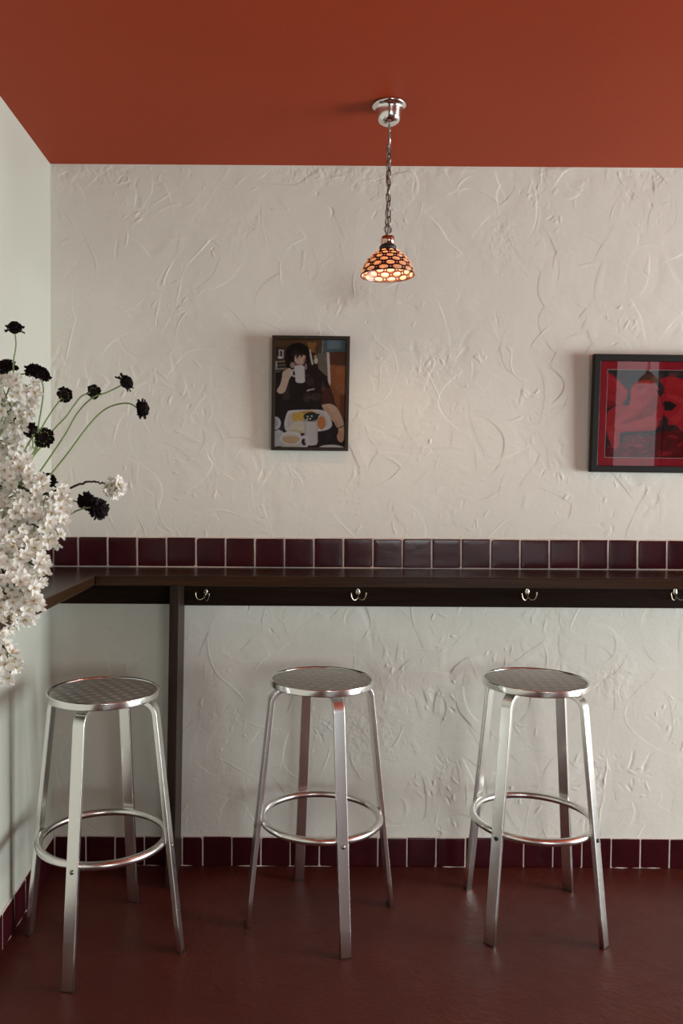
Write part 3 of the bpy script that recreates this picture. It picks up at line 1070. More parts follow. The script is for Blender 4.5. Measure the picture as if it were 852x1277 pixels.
    p.poly([(137, 838), (172, 826), (214, 850), (196, 950), (137, 958)], (158, 156, 172), 1, 2)
    p.line([(137, 880), (190, 868)], 6, (112, 110, 128), 0.7, 2)
    p.poly([(214, 760), (236, 694), (270, 680), (400, 674), (500, 676), (545, 700), (580, 772), (566, 812), (500, 834), (330, 852), (240, 842), (216, 812)], (196, 182, 184), 1, 1, True)
    p.poly([(240, 760), (258, 704), (400, 690), (500, 694), (548, 764), (540, 800), (470, 816), (300, 832), (246, 818)], (150, 134, 136), 0.75, 3, True)
    p.poly([(272, 706), (330, 690), (392, 700), (372, 756), (300, 764), (272, 760)], (196, 124, 50), 1, 2)
    p.poly([(330, 688), (420, 680), (456, 692), (440, 716), (372, 712)], (176, 96, 46), 1, 2)
    p.ell(500, 772, 32, 50, (178, 84, 46), 1, 3)
    for k in range(26):
        p.ell(random.uniform(476, 526), random.uniform(730, 812), 5, 4, random.choice([(200, 104, 58), (140, 60, 34), (186, 92, 40)]), 0.8, 1)
    for k in range(22):
        p.ell(random.uniform(276, 372), random.uniform(698, 756), 7, 4, random.choice([(214, 146, 66), (168, 96, 34), (226, 164, 90)]), 0.6, 1)
    p.poly([(246, 812), (280, 780), (330, 760), (366, 790), (362, 840), (300, 852)], (222, 198, 156), 1, 3, True)
    p.poly([(250, 828), (300, 822), (360, 838), (350, 856), (280, 856)], (150, 118, 76), 0.7, 3)
    # sugar jar
    p.poly([(364, 760), (468, 760), (474, 920), (460, 940), (420, 946), (384, 940), (372, 920)], (188, 166, 162), 1, 1)
    for x, c in ((374, (120, 108, 106)), (398, (228, 210, 206)), (452, (170, 150, 148)), (466, (110, 96, 94))):
        p.line([(x, 770), (x + 2, 920)], 7, c, 0.75, 3)
    p.poly([(358, 738), (474, 742), (470, 768), (366, 764)], (120, 112, 110), 1, 1)
    p.ell(418, 726, 58, 34, (26, 30, 26), 1, 1)
    p.poly([(440, 700), (490, 706), (474, 724), (440, 720)], (30, 34, 28), 1, 1)
    for x, y in ((392, 726), (412, 742), (424, 722), (388, 746)):
        p.ell(x, y, 8, 6, (206, 204, 206), 0.9, 1)
    # coffee cup
    p.ring(368, 918, 30, 38, 11, (222, 206, 202), 1, 1)
    p.poly([(184, 890), (200, 856), (240, 838), (300, 838), (338, 856), (350, 890), (342, 960), (190, 960)], (186, 168, 162), 1, 1, False)
    p.poly([(184, 890), (215, 900), (215, 960), (190, 960)], (150, 134, 130), 0.7, 6)
    p.ell(266, 892, 82, 52, (236, 224, 220), 1, 1)
    p.ell(264, 898, 68, 36, (172, 122, 92), 1, 1)
    p.poly([(196, 890), (230, 866), (300, 864), (334, 890), (300, 876), (230, 878)], (206, 178, 164), 0.8, 2)
    p.ell(580, 962, 98, 24, (206, 186, 186), 1, 2)
    # soft flash falloff and folds, so that the print is not flat patches of colour
    for k in range(60):
        x, y = random.uniform(150, 670), random.uniform(160, 950)
        p.blend(((p.X - x) / random.uniform(10, 50)) ** 2 + ((p.Y - y) / random.uniform(8, 40)) ** 2 < 1, (0, 0, 0) if random.random() < .55 else (255, 215, 190), random.uniform(0.02, 0.07), 8)
    p.grain(3.0, 4)
    return p.down(4.0)

def red_picture():
    W = 1330
    p = Paint(250, 205, W, 905, 216, 140, (34, 30, 31))
    D, B, Hh = (112, 17, 24), (162, 26, 34), (206, 44, 46)
    p.poly([(250, 205), (W, 205), (W, 330), (250, 420)], (40, 35, 37), 0.8, 10)
    p.poly([(820, 205), (1000, 205), (1000, 280), (860, 280)], (40, 38, 58), 0.8, 6)
    # stones and cloth along the bottom
    p.poly([(250, 830), (400, 800), (520, 760), (700, 690), (860, 680), (1100, 700), (W, 690), (W, 905), (250, 905)], (78, 15, 20), 1, 6)
    for k in range(70):
        x, y = random.uniform(260, W), random.uniform(720, 900)
        if x < 560 and y < 770: continue
        p.ell(x, y, random.uniform(16, 46), random.uniform(5, 12), random.choice([(128, 22, 28), (52, 18, 20), (104, 20, 26), (150, 30, 36)]), 0.7, 2, random.uniform(-0.5, 0.2))
    p.ell(480, 770, 90, 50, (112, 34, 38), 0.6, 8)
    for k in range(80):
        p.ell(random.uniform(390, 590), random.uniform(730, 870), 6, 4, random.choice([(150, 40, 46), (70, 26, 30)]), 0.6, 1)
    # far left figure's raised leg
    p.poly([(250, 236), (290, 240), (350, 296), (418, 378), (408, 440), (372, 480), (310, 492), (250, 486)], B, 1, 2)
    p.poly([(262, 250), (300, 270), (400, 372), (390, 400), (330, 330)], Hh, 0.6, 5)
    p.poly([(250, 440), (300, 450), (340, 486), (250, 520)], D, 0.8, 5)
    # body folded over its knees
    p.poly([(250, 560), (300, 510), (370, 480), (430, 490), (440, 440), (434, 380), (456, 322), (520, 290), (600, 292), (656, 350), (676, 440), (700, 520), (690, 600), (640, 680), (560, 690), (400, 702), (370, 720), (366, 800), (330, 840), (290, 780), (262, 700), (250, 660)], B, 1, 2, True)
    p.poly([(440, 440), (452, 340), (520, 300), (590, 304), (560, 380), (500, 440), (470, 520), (430, 500)], Hh, 0.65, 7)
    p.poly([(300, 650), (440, 470), (520, 440), (540, 480), (430, 600), (340, 660)], Hh, 0.55, 6)
    p.poly([(480, 590), (540, 520), (600, 440), (640, 400), (660, 500), (600, 570), (520, 596)], D, 0.8, 6)
    p.poly([(310, 660), (420, 630), (600, 572), (680, 590), (660, 640), (480, 680), (350, 690)], Hh, 0.6, 5)
    p.poly([(380, 640), (560, 590), (470, 580), (400, 600)], D, 0.6, 6)
    p.poly([(254, 640), (300, 660), (340, 720), (330, 832), (302, 806), (276, 730)], Hh, 0.45, 5)
    for x in (292, 306, 320):
        p.line([(x, 730), (x + 14, 815)], 3, D, 0.7, 1)
    p.line([(372, 560), (450, 500), (520, 400)], 5, D, 0.5, 4)
    # second body to the right
    p.poly([(664, 288), (700, 262), (760, 256), (860, 280), (960, 330), (1060, 420), (1100, 560), (1060, 660), (960, 690), (860, 690), (800, 640), (744, 640), (736, 590), (690, 540), (700, 480), (680, 420), (700, 350)], B, 1, 2, True)
    p.poly([(690, 290), (760, 268), (850, 300), (850, 380), (770, 350), (700, 340)], (176, 30, 36), 0.8, 5)
    p.poly([(700, 400), (780, 400), (880, 440), (900, 520), (860, 480), (760, 430)], Hh, 0.6, 5)
    p.poly([(752, 590), (806, 540), (850, 470), (880, 500), (840, 600), (790, 640)], Hh, 0.55, 4)
    p.poly([(640, 360), (700, 376), (690, 400), (660, 410)], (30, 24, 26), 0.9, 3)
    p.poly([(700, 452), (750, 452), (806, 482), (766, 524), (708, 524)], (22, 18, 20), 1, 2)
    p.poly([(660, 600), (740, 644), (830, 660), (760, 690), (680, 690)], (40, 24, 26), 0.9, 4)
    for k in range(9):
        p.line([(690 + 40 * k, 340), (720 + 40 * k, 400)], 4, D, 0.4, 3)
    p.poly([(900, 560), (1000, 520), (1040, 620), (940, 660)], D, 0.7, 6)
    for k in range(70):
        x, y = random.uniform(260, W), random.uniform(220, 890)
        p.blend(((p.X - x) / random.uniform(12, 60)) ** 2 + ((p.Y - y) / random.uniform(8, 34)) ** 2 < 1, (0, 0, 0) if random.random() < .6 else (235, 90, 80), random.uniform(0.04, 0.13), 8)
    p.grain(3.0, 8)
    return p.down(2.6)

def frame_bars(mb, w, h, fw, y0, y1):
    """mitred frame moulding centred on 0,0 in XZ; y0 is the wall side, y1 the room side"""
    o = [(-w / 2, -h / 2), (w / 2, -h / 2), (w / 2, h / 2), (-w / 2, h / 2)]
    i = [(-w / 2 + fw, -h / 2 + fw), (w / 2 - fw, -h / 2 + fw), (w / 2 - fw, h / 2 - fw), (-w / 2 + fw, h / 2 - fw)]
    for k in range(4):
        k2 = (k + 1) % 4
        vs = []
        for y in (y0, y1):
            vs += [(o[k][0], y, o[k][1]), (o[k2][0], y, o[k2][1]), (i[k2][0], y, i[k2][1]), (i[k][0], y, i[k][1])]
        mb.add(vs, [(0, 1, 2, 3), (7, 6, 5, 4), (0, 4, 5, 1), (1, 5, 6, 2), (2, 6, 7, 3), (3, 7, 4, 0)], 0, False)
    return mb

def picture_root(name, c, depth, tilt, turn):
    r = empty(name, c)
    r.rotation_euler = (tilt, turn, 0)
    return r

# coffee photograph
FW, FH, FD = 0.2640, 0.3880, 0.026
fa = picture_root('framed_photograph', (0.8938, -0.0138, 1.6508), FD, 0.042, 0.0055)
tag(fa, 'portrait photo of a dark-haired person drinking coffee, in a thin dark brown frame', 'picture')
frame_bars(MB(), FW, FH, 0.0118, 0.0, -FD).build('frame', M['frame_brown'], fa, 0.0012, 2)
iw, ih = FW / 2 - 0.0118, FH / 2 - 0.0118
MB().box((-iw - 0.003, -0.005, -ih - 0.003), (iw + 0.003, -0.002, ih + 0.003)).build('backing_board', M['frame_brown'], fa)
link('photo_print', print_mesh('photo_print', coffee_photo(), -iw - 0.001, -ih - 0.001, iw + 0.001, ih + 0.001, -0.0115), fa)
MB().box((-iw - 0.001, -0.0165, -ih - 0.001), (iw + 0.001, -0.0145, ih + 0.001)).build('glass_pane', M['pane'], fa)

# red picture in its wide black frame, hanging a little forward at the top
BW, BH, BD = 0.575, 0.4010, 0.024
fb = picture_root('framed_red_picture', (1.8575 + BW / 2, -0.0045, 1.3880), BD, 0.032, 0.006)
tag(fb, 'wide picture of red huddled bodies with crimson mount in a black frame', 'picture')
holder = []
def up_(mb):                                # the frame's lower edge is the hinge it leans from
    mb.v = [(x, y, z + BH / 2) for x, y, z in mb.v]
    return mb
up_(frame_bars(MB(), BW, BH, 0.0225, 0.0, -BD)).build('frame', M['frame_black'], fb, 0.0025, 3)
jw, jh = BW / 2 - 0.0225, BH / 2 - 0.0225
up_(MB().box((-jw - 0.004, -0.005, -jh - 0.004), (jw + 0.004, -0.002, jh + 0.004))).build('backing_board', M['frame_black'], fb)
mw = 0.0300
mo = up_(frame_bars(MB(), 2 * jw + 0.004, 2 * jh + 0.004, mw, -0.0085, -0.0105)).build('mount', M['mat_red'], fb)
ow, oh = jw + 0.002 - mw, jh + 0.002 - mw
up_(frame_bars(MB(), 2 * ow + 0.002, 2 * oh + 0.002, 0.0022, -0.0080, -0.0108)).build('bevel_edge', M['bevel'], mo)
pm = print_mesh('picture_print', red_picture(), -ow, -oh + BH / 2, ow, oh + BH / 2, -0.0075)
link('picture_print', pm, fb)
up_(MB().box((-jw - 0.002, -0.0165, -jh - 0.002), (jw + 0.002, -0.0145, jh + 0.002))).build('glass_pane', M['pane'], fb)

# ------------------------------------------------------------------ flowers
FY = -1.05                                   # depth of the bouquet, over the counter wing
VX, VZ = 0.105, TOPZ
vase = tag(empty('flower_vase', (VX, FY, VZ)), 'round stoneware vase on the counter wing holding the blossom branches', 'vase')
MB().lathe([(0.0, 0.0), (0.045, 0.0), (0.062, 0.012), (0.076, 0.045), (0.078, 0.08), (0.066, 0.125), (0.046, 0.155), (0.042, 0.172), (0.048, 0.186), (0.044, 0.186), (0.037, 0.172),
            (0.041, 0.155), (0.060, 0.125), (0.070, 0.08), (0.068, 0.045), (0.055, 0.016), (0.0, 0.012)], 56).build('vase_body', M['vase'], vase)
MOUTH = Vector((VX, FY, VZ + 0.175))

def blossom_mesh(seed):
    r = random.Random(seed)
    mb = MB()
    R = 0.0172
    for k in range(5):
        a0 = 2 * PI * k / 5 + r.uniform(-0.1, 0.1)
        cup = r.uniform(0.2, 1.1)
        nu, nv = 5, 6
        vs = []
        wd = 0.0100 * r.uniform(0.9, 1.1)
        for j in range(nv + 1):
            t = j / nv
            rr = 0.0012 + R * t
            half = wd * (math.sin(PI * min(1, t * 0.80 + 0.08)) ** 0.75) * 0.62
            for i in range(nu):
                s = i / (nu - 1) * 2 - 1
                notch = 0.0042 * (1 - abs(s)) ** 1.5 * (t ** 6)
                x = rr - notch - 0.0018 * s * s * t
                y = half * s
                z = 0.0050 * cup * 2 * t * (0.4 + t * 0.6) + 0.0022 * s * s + 0.0012 * math.sin(3 * s + k) * t - 0.004 * max(0, t - 0.7) * 2
                vs.append((x * math.cos(a0) - y * math.sin(a0), x * math.sin(a0) + y * math.cos(a0), z))
        fs = []
        for j in range(nv):
            for i in range(nu - 1):
                fs.append((j * nu + i, j * nu + i + 1, (j + 1) * nu + i + 1, (j + 1) * nu + i))
        mb.add(vs, fs)
    return mb.mesh('blossom', M['petal'])
def stamen_mesh(seed):
    r = random.Random(seed)
    mb = MB()
    mb.ellipsoid((0, 0, -0.001), (0.0018, 0.0018, 0.0026), 8, 5)
    for k in range(11):
        a = r.uniform(0, 2 * PI); t = r.uniform(0.15, 0.75); L = r.uniform(0.005, 0.0085)
        e = (L * math.sin(t) * math.cos(a), L * math.sin(t) * math.sin(a), L * math.cos(t))
        mb.tube([(0, 0, 0), e], 0.00028, 4)
        mb.ellipsoid(e, (0.0007, 0.0007, 0.0008), 5, 4)
    return mb.mesh('stamens', M['stamen'])
BM = [blossom_mesh(s) for s in range(5)]
SM = [stamen_mesh(s) for s in range(3)]
leafm = MB()
vs, fs = [], []
for j in range(7):
    t = j / 6
    w = 0.0075 * math.sin(PI * (t * 0.93 + 0.04)) ** 0.8
    for s in (-1, 0, 1):
        vs.append((w * s, 0.034 * t, 0.003 * abs(s) + 0.006 * math.sin(2 * t)))
for j in range(6):
    for i in range(2):
        fs.append((j * 3 + i, j * 3 + i + 1, (j + 1) * 3 + i + 1, (j + 1) * 3 + i))
LEAF = leafm.add(vs, fs).mesh('leaf', M['leaf'])

# outline of the blossom mass, in the plane of the bouquet (photo coordinates turned into points)
OUT = [(-46, 520), (-30, 478), (0, 470), (28, 468), (44, 476), (51, 490), (46, 508), (36, 524), (32, 548), (36, 574), (44, 592), (64, 602), (82, 610), (88, 624), (86, 642), (80, 656),
       (74, 668), (72, 680), (60, 692), (60, 706), (54, 720), (48, 734), (48, 750), (51, 762), (40, 772), (24, 782), (6, 788), (18, 806), (23, 830), (14, 848), (-4, 852), (-18, 820), (-30, 780), (-55, 700), (-70, 620), (-62, 560)]
def inside(x, y):
    c = False
    n = len(OUT)
    for i in range(n):
        (xa, ya), (xb, yb) = OUT[i], OUT[(i + 1) % n]
        if (ya > y) != (yb > y) and x < (xb - xa) * (y - ya) / (yb - ya) + xa:
            c = not c
    return c
PXM = FPX / (FY - CAM.y)
def fp(px, py, dy=0.0):
    return at(px, py, FY + dy)
MO = MOUTH
branches = [
    # (label, path points after the mouth)
    ('cherry branch heavy with white blossom rising highest at the left edge', [fp(-46, 590), fp(-22, 540, .02), fp(8, 505, .01), fp(34, 482, 0)]),
    ('cherry branch of white blossom in the upper left mass behind the tallest sprays', [fp(-40, 600, .05), fp(-14, 560, .07), fp(12, 530, .06), fp(30, 512, .05)]),
    ('cherry branch of white blossom reaching right across the middle of the mass', [fp(-40, 610, -.02), fp(0, 606, -.05), fp(40, 612, -.06), fp(76, 622, -.05)]),
    ('bare-tipped dark cherry twig with one round white blossom cluster out on the right', [fp(-30, 625, .05), fp(30, 622, .06), fp(88, 607, .05), fp(112, 601, .04), fp(128, 602, .04), fp(140, 609, .03)]),
    ('cherry branch of white blossom below the black double scabious', [fp(-36, 640, -.04), fp(0, 650, -.07), fp(34, 652, -.08), fp(66, 668, -.07)]),
    ('cherry branch of white blossom drooping in front of the tiles', [fp(-34, 655, -.09), fp(-8, 672, -.12), fp(22, 690, -.13), fp(46, 708, -.12)]),
    ('cherry branch of white blossom drooping over the counter edge', [fp(-30, 660, -.13), fp(-10, 690, -.17), fp(14, 726, -.19), fp(38, 758, -.19)]),
    ('cherry branch hanging lowest with white blossom at its tip beside the left wall', [fp(-34, 668, -.16), fp(-30, 720, -.24), fp(-12, 774, -.27), fp(8, 815, -.27), fp(14, 840, -.27)]),
]
PA = []
objs = []
for bi, (lab, pts) in enumerate(branches):
    off = Vector((math.cos(bi * 2.4), math.sin(bi * 2.4), 0)) * 0.020
    p0 = Vector((VX, FY, TOPZ + 0.03)) + off * 1.6
    path = catmull([p0, MO + off + Vector((0, 0, 0.0))] + pts, 8)
    mb = MB()
    n = len(path)
    path = [path[0]] + [q + Vector((random.gauss(0, .0012), random.gauss(0, .0012), random.gauss(0, .0012))) for q in path[1:]]
    mb.tube(path, [0.0042 - 0.0029 * i / n for i in range(n)], 8)
    for i in range(3, n, 5):
        mb.ellipsoid(path[i], [0.0046 - 0.0028 * i / n] * 3, 8, 6)
    o = mb.build('cherry_branch', M['twig'], origin=p0)
    tag(o, lab, 'branch', 'cherry blossom branches in the vase')
    PA.append(path[9:])
    objs.append((o, p0))
# blossom sites
sites = []
tries = 0
def crowded(q, lim):
    return any((q - s).length_squared < lim * lim for s, _ in sites)
while tries < 30000 and len(sites) < 680:
    tries += 1
    px, py = random.uniform(-75, 93), random.uniform(465, 856)
    if not inside(px, py): continue
    # depth follows the branches nearby, wrapped round them
    best = None
    c = fp(px, py)
    for bi in (0, 1, 2, 4, 5, 6, 7):
        for q in PA[bi]:
            s = CAM + (q - CAM)
            dq = (at(px, py, q.y) - q)
            d = dq.length
            if best is None or d < best[0]:
                best = (d, bi, q)
    d, bi, q = best
    if d > 0.085: continue
    spread = math.sqrt(max(0.0, 0.055 ** 2 - min(d, 0.054) ** 2))
    yy = q.y + random.uniform(-1, 0.8) * max(spread, 0.012)
    s = at(px, py, yy)
    if s.x < 0.02: continue
    if crowded(s, 0.0138): continue
    if s.z < TOPZ + 0.02 and s.x < WX + 0.012: continue
    sites.append((s, bi))
# round cluster at the tip of the lone twig
tipc = fp(143, 608, .03)
k = 0
while k < 24:
    u = Vector((random.gauss(0, 1), random.gauss(0, 1), random.gauss(0, 1))).normalized()
    s = tipc + u * random.uniform(0.012, 0.019)
    if crowded(s, 0.0095):
        if random.random() < 0.9: 
            k += 0.02
            continue
    sites.append((s, 3)); k += 1
count = [0] * len(branches)
peds = [MB() for _ in branches]
toC = (CAM - fp(20, 620)).normalized()
for s, bi in sites:
    if count[bi] >= 100: continue
    count[bi] += 1
    path = PA[bi]
    j = min(range(len(path)), key=lambda i: (path[i] - s).length_squared)
    b = path[max(0, j - 1)] if bi != 3 else path[-1]
    if bi == 3 and False: b = path[-1]
    d = (s - b)
    nrm = d.normalized() if d.length > 1e-4 else Vector((0, 0, 1))
    nrm = (nrm * 0.8 + toC * 0.55 + Vector((random.gauss(0, .5), random.gauss(0, .5), random.gauss(0, .5) - 0.05))).normalized()
    ob, p0 = objs[bi]
    o = link('blossom', random.choice(BM), ob)
    sc = random.uniform(0.80, 1.08) * (0.82 if bi == 3 else 1.0)
    q = nrm.to_track_quat('Z', 'Y') @ Quaternion((0, 0, 1), random.uniform(0, 2 * PI))
    o.rotation_mode = 'QUATERNION'
    o.rotation_quaternion = q
    o.location = s - p0
    o.scale = (sc, sc, sc * random.uniform(0.8, 1.5))
    st = link('stamens', random.choice(SM), o)
    mid = (b + s) / 2 - nrm * 0.006
    peds[bi].tube([b - p0, mid - p0, s - nrm * 0.002 - p0], 0.0007, 5)
for bi in range(len(branches)):
    ob, p0 = objs[bi]
    if peds[bi].v:
        pd = peds[bi].build('pedicels', M['pedicel'], ob)
        pd['kind'] = 'stuff'
    path = PA[bi]
    for k in range(5 if bi != 3 else 1):
        q = path[random.randrange(len(path) // 3, len(path) - 1)]
        lf = link('leaf', LEAF, ob)
        lf.location = q - p0
        lf.rotation_euler = (random.uniform(-0.8, 0.8), random.uniform(-0.8, 0.8), random.uniform(0, 2 * PI))
        lf.scale = [random.uniform(0.7, 1.2)] * 3

# black scabious
def scab_head_mesh(seed, R=0.021, dome=1.2):
    r = random.Random(seed)
    mb = MB()
    mb.ellipsoid((0, 0, R * 0.22), (R * 0.62, R * 0.62, R * dome * 0.50), 18, 10)
    def floret(c, nrm, size, nf):
        t = nrm.to_track_quat('Z', 'Y').to_matrix() @ Matrix.Rotation(r.uniform(0, 6.28), 3, 'Z')
        for k in range(nf):
            a0 = 2 * PI * k / nf + r.uniform(-0.3, 0.3)
            vs = []
            L = size * r.uniform(0.75, 1.25)
            for j in range(4):
                tt = j / 3
                hw = L * 0.42 * (0.35 + tt) * (1.0 if j < 3 else 0.75)
                for i in (-1, 0, 1):
                    x = L * tt * (1 - 0.12 * abs(i))
                    y = hw * i
                    z = L * (0.35 * math.sin(2.2 * tt) + r.uniform(-0.12, 0.12)) + 0.10 * L * abs(i)
                    p = Vector((x * math.cos(a0) - y * math.sin(a0), x * math.sin(a0) + y * math.cos(a0), z))
                    vs.append(c + t @ p)
            fs = []
            for j in range(3):
                for i in range(2):
                    fs.append((j * 3 + i, j * 3 + i + 1, (j + 1) * 3 + i + 1, (j + 1) * 3 + i))
            mb.add(vs, fs)
    for k in range(46):                       # dome of small florets
        u = (k + 0.5) / 46
        ph = math.acos(1 - u * 0.95)
        a = k * 2.39996
        nrm = Vector((math.sin(ph) * math.cos(a), math.sin(ph) * math.sin(a), math.cos(ph)))
        c = Vector((nrm.x * R * 0.62, nrm.y * R * 0.62, R * 0.22 + nrm.z * R * dome * 0.50))
        floret(c, nrm, R * r.uniform(0.24, 0.36), 4)
    for lay, (n, zz, lift) in enumerate(((13, 0.08, -0.12), (11, 0.34, 0.45))):   # two ruffled outer rings
        for k in range(n):
            a = 2 * PI * (k + 0.5 * lay) / n + r.uniform(-0.12, 0.12)
            nrm = Vector((math.cos(a), math.sin(a), lift + r.uniform(-0.22, 0.22))).normalized()
            c = Vector((math.cos(a) * R * 0.45, math.sin(a) * R * 0.45, R * zz))
            vs = []
            L = R * r.uniform(0.50, 0.74)
            sd = Vector((-math.sin(a), math.cos(a), 0))
            tw = r.uniform(-0.5, 0.5)
            for j in range(6):
                tt = j / 5
                hw = R * 0.20 * (0.55 + 0.95 * tt) * (1.0 if j < 5 else 0.8)
                for i in (-1, -0.5, 0, 0.5, 1):
                    edge = r.uniform(-0.09, 0.09) if j == 5 else 0
                    lobes = 0.10 * math.cos(2 * PI * i) * (j == 5)
                    p = c + nrm * (L * (tt + edge + lobes) * (1 - 0.10 * (abs(i) > 0.9))) + sd * (hw * i)
                    p += Vector((0, 0, R * (0.10 * math.sin(5 * i + k) * tt + tw * 0.25 * i * tt - 0.10 * tt * tt)))
                    vs.append(p)
            fs = []
            for j in range(5):
                for i in range(4):
                    fs.append((j * 5 + i, j * 5 + i + 1, (j + 1) * 5 + i + 1, (j + 1) * 5 + i))
            mb.add(vs, fs)
    return mb.mesh('flower_head', M['scab'])
def calyx_mesh(R=0.021):
    mb = MB()
    mb.lathe([(0.0, -0.003), (0.0022, -0.003), (0.0040, 0.001), (R * 0.42, R * 0.10), (R * 0.30, R * 0.2), (0, R * 0.2)], 16)
    for k in range(11):
        a = 2 * PI * k / 11
        d = Vector((math.cos(a), math.sin(a), 0)); sd = Vector((-math.sin(a), math.cos(a), 0))
        vs = [d * R * 0.22 + sd * 0.0016 + Vector((0, 0, -0.0004)), d * R * 0.22 - sd * 0.0016 + Vector((0, 0, -0.0004)), d * R * 0.50 + sd * 0.0012 + Vector((0, 0, R * 0.05)), d * R * 0.50 - sd * 0.0012 + Vector((0, 0, R * 0.05)), d * R * 0.70 + Vector((0, 0, R * 0.10))]
        mb.add(vs, [(0, 1, 3, 2), (2, 3, 4)])
    return mb.mesh('calyx', M['calyx'])
SH = [scab_head_mesh(s) for s in range(4)]
CAL = calyx_mesh()
# (head px, py, radius px, facing (x right, up, towards viewer), stem pixels from head down, depth, label)
SC = [
    ((18, 408), 12.5, (0.0, 1.0, 0.10), [(18, 417), (20, 430), (17, 450), (16, 472), (8, 520)], 0.02, 'near-black scabious flower standing highest, upright domed head on the left'),
    ((7, 456), 14, (-0.35, 0.9, -0.1), [(6, 465), (2, 478), (-6, 500), (-14, 530)], 0.06, 'near-black scabious cut by the left photo edge, second highest by the wall'),
    ((41, 461), 12, (-0.25, 0.75, -0.35), [(36, 464), (26, 467), (18, 472), (6, 500)], 0.05, 'near-black scabious, left one of the touching pair above the blossom'),
    ((53, 465), 12.5, (0.35, 0.7, -0.35), [(50, 474), (54, 484), (53, 500), (48, 530), (38, 575)], 0.02, 'near-black scabious, right one of the touching pair above the blossom'),
    ((82, 492), 10.5, (0.25, 0.25, -0.9), [(76, 497), (66, 511), (54, 530), (44, 548), (36, 572)], 0.03, 'small near-black scabious bud seen from behind, left of two small ones'),
    ((118, 488), 9.5, (0.25, 0.35, -0.88), [(111, 490), (102, 494), (92, 506), (82, 520), (66, 537), (44, 566)], 0.06, 'small near-black scabious bud seen from behind, nearer the two right-hand flowers'),
    ((158, 476), 12.5, (0.75, 0.6, 0.0), [(151, 482), (134, 489), (114, 497), (96, 516), (80, 544), (50, 588), (38, 606)], 0.0, 'near-black scabious nodding right on a long stem, upper of the two far right'),
    ((179, 510), 12.5, (0.93, 0.05, 0.1), [(174, 509), (160, 503), (140, 506), (124, 516), (106, 536), (84, 566), (58, 598), (46, 612)], -0.02, 'near-black scabious facing right in profile on the longest arching stem'),
    ((39, 536), 10.5, (-0.4, 0.4, -0.6), [(43, 545), (41, 556), (36, 572)], 0.045, 'near-black scabious half hidden by the blossom, left of the one hooked backwards'),
    ((57, 547), 13, (0.35, -0.25, -0.85), [(54, 543), (50, 538), (45, 540), (38, 549), (32, 560), (24, 580)], -0.03, 'near-black scabious on a hooked stem, seen from behind below the small buds'),
    ((62, 597), 12, (0.3, 0.6, -0.3), [(58, 606), (50, 616), (40, 630)], 0.05, 'near-black scabious mostly sunk behind the white blossom at the stem bases'),
    ((110, 624), 13.5, (0.4, 0.5, 0.5), [(103, 627), (96, 626), (84, 622), (60, 622)], 0.045, 'near-black scabious, upper left of the touching low pair over the tiles'),
    ((126, 636), 14.5, (0.7, -0.2, 0.5), [(118, 635), (110, 633), (98, 636), (84, 642), (60, 646)], 0.02, 'near-black scabious, lower right of the touching low pair over the tiles'),
]
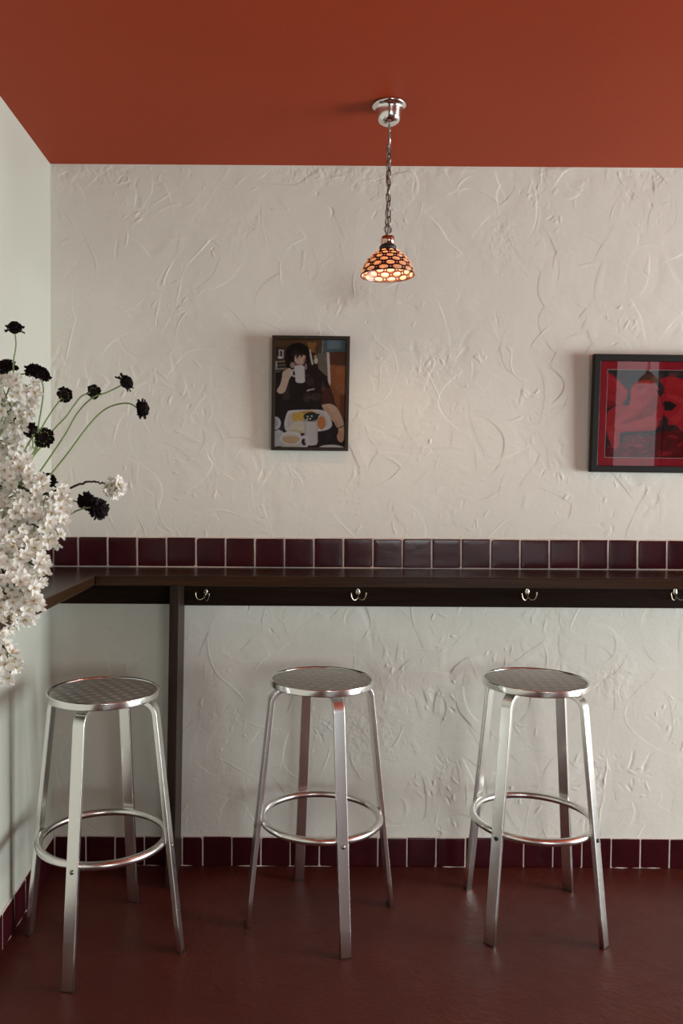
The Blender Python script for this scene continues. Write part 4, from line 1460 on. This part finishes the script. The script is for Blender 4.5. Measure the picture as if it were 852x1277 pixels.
for i, ((hx_, hy_), rp, fc, sp, dz, lab) in enumerate(SC):
    y = FY + dz
    hp = at(hx_, hy_, y)
    root = tag(empty('scabious_flower', hp), lab, 'flower', 'dark scabious flowers in the vase')
    f = Vector((fc[0], -fc[2], fc[1])).normalized()
    s = rp / PXM / 0.0235
    q = f.to_track_quat('Z', 'Y') @ Quaternion((0, 0, 1), i * 1.7)
    base = hp - f * 0.0080 * s
    hd = link('flower_head', SH[i % 4], root)
    hd.rotation_mode = 'QUATERNION'; hd.rotation_quaternion = q
    hd.location = base - hp
    hd.scale = (s, s, s)
    cx_ = link('calyx', CAL, root)
    cx_.rotation_mode = 'QUATERNION'; cx_.rotation_quaternion = q
    cx_.location = base - hp
    k_ = 1.45 if 'bud' in lab else 1.0            # the closed buds show more of their green back
    cx_.scale = (s * k_, s * k_, s)
    off = Vector((math.cos(i * 2.4 + 1), math.sin(i * 2.4 + 1), 0)) * 0.014
    n = len(sp)
    mid = [at(px, py, y + (0.10 * 0)) for px, py in sp[1:]]
    pts = [base - f * 0.001] + mid + [MO + off, Vector((VX, FY, TOPZ + 0.03)) + off]
    path = catmull(pts, 7)
    m = len(path)
    mb = MB().tube([p - hp for p in path], [0.00145 + 0.0008 * k / m for k in range(m)], 8)
    mb.build('stem', M['stem'], root)

# ------------------------------------------------------------------ light
def area(name, loc, rot, sx, sy, power, col):
    d = bpy.data.lights.new(name, 'AREA')
    d.shape = 'RECTANGLE'; d.size = sx; d.size_y = sy
    d.energy = power; d.color = col
    o = link(name, d)
    o.location = loc; o.rotation_euler = rot
    return o
a0, a1, z0, z1 = WIN_R
area('daylight_right', (RX + 0.14, (a0 + a1) / 2, (z0 + z1) / 2), (0, PI / 2, 0), z1 - z0, a1 - a0, 375.0, (0.92, 1.0, 0.99))
a0, a1, z0, z1 = WIN_A
area('daylight_rear', ((a0 + a1) / 2, RY - 0.14, (z0 + z1) / 2), (PI / 2, 0, 0), a1 - a0, z1 - z0, 6.0, (0.92, 1.0, 0.99))
a0, a1, z0, z1 = WIN_B
area('daylight_door', ((a0 + a1) / 2, RY - 0.14, (z0 + z1) / 2), (PI / 2, 0, 0), a1 - a0, z1 - z0, 2.1, (1.0, 0.93, 0.82))

a0, a1, z0, z1 = WIN_FILL
area('added_front_fill', ((a0 + a1) / 2, RY - 0.14, (z0 + z1) / 2), (PI / 2, 0, 0), a1 - a0, z1 - z0, 58.0, (0.92, 1.0, 0.985))  # added fill lamp, brightens the back wall from the front

w = bpy.data.worlds.new('world')
scene.world = w
w.use_nodes = True
w.node_tree.nodes['Background'].inputs[0].default_value = (0.75, 0.85, 1.0, 1)
w.node_tree.nodes['Background'].inputs[1].default_value = 0.6

vs_ = scene.view_settings
vs_.view_transform = 'Standard'
vs_.look = 'None'
vs_.exposure = 0.0
vs_.gamma = 1.0
vs_.use_curve_mapping = False
scene.cycles.max_bounces = 10
scene.cycles.diffuse_bounces = 6
scene.cycles.transparent_max_bounces = 12
scene.cycles.caustics_reflective = False
scene.cycles.caustics_refractive = False
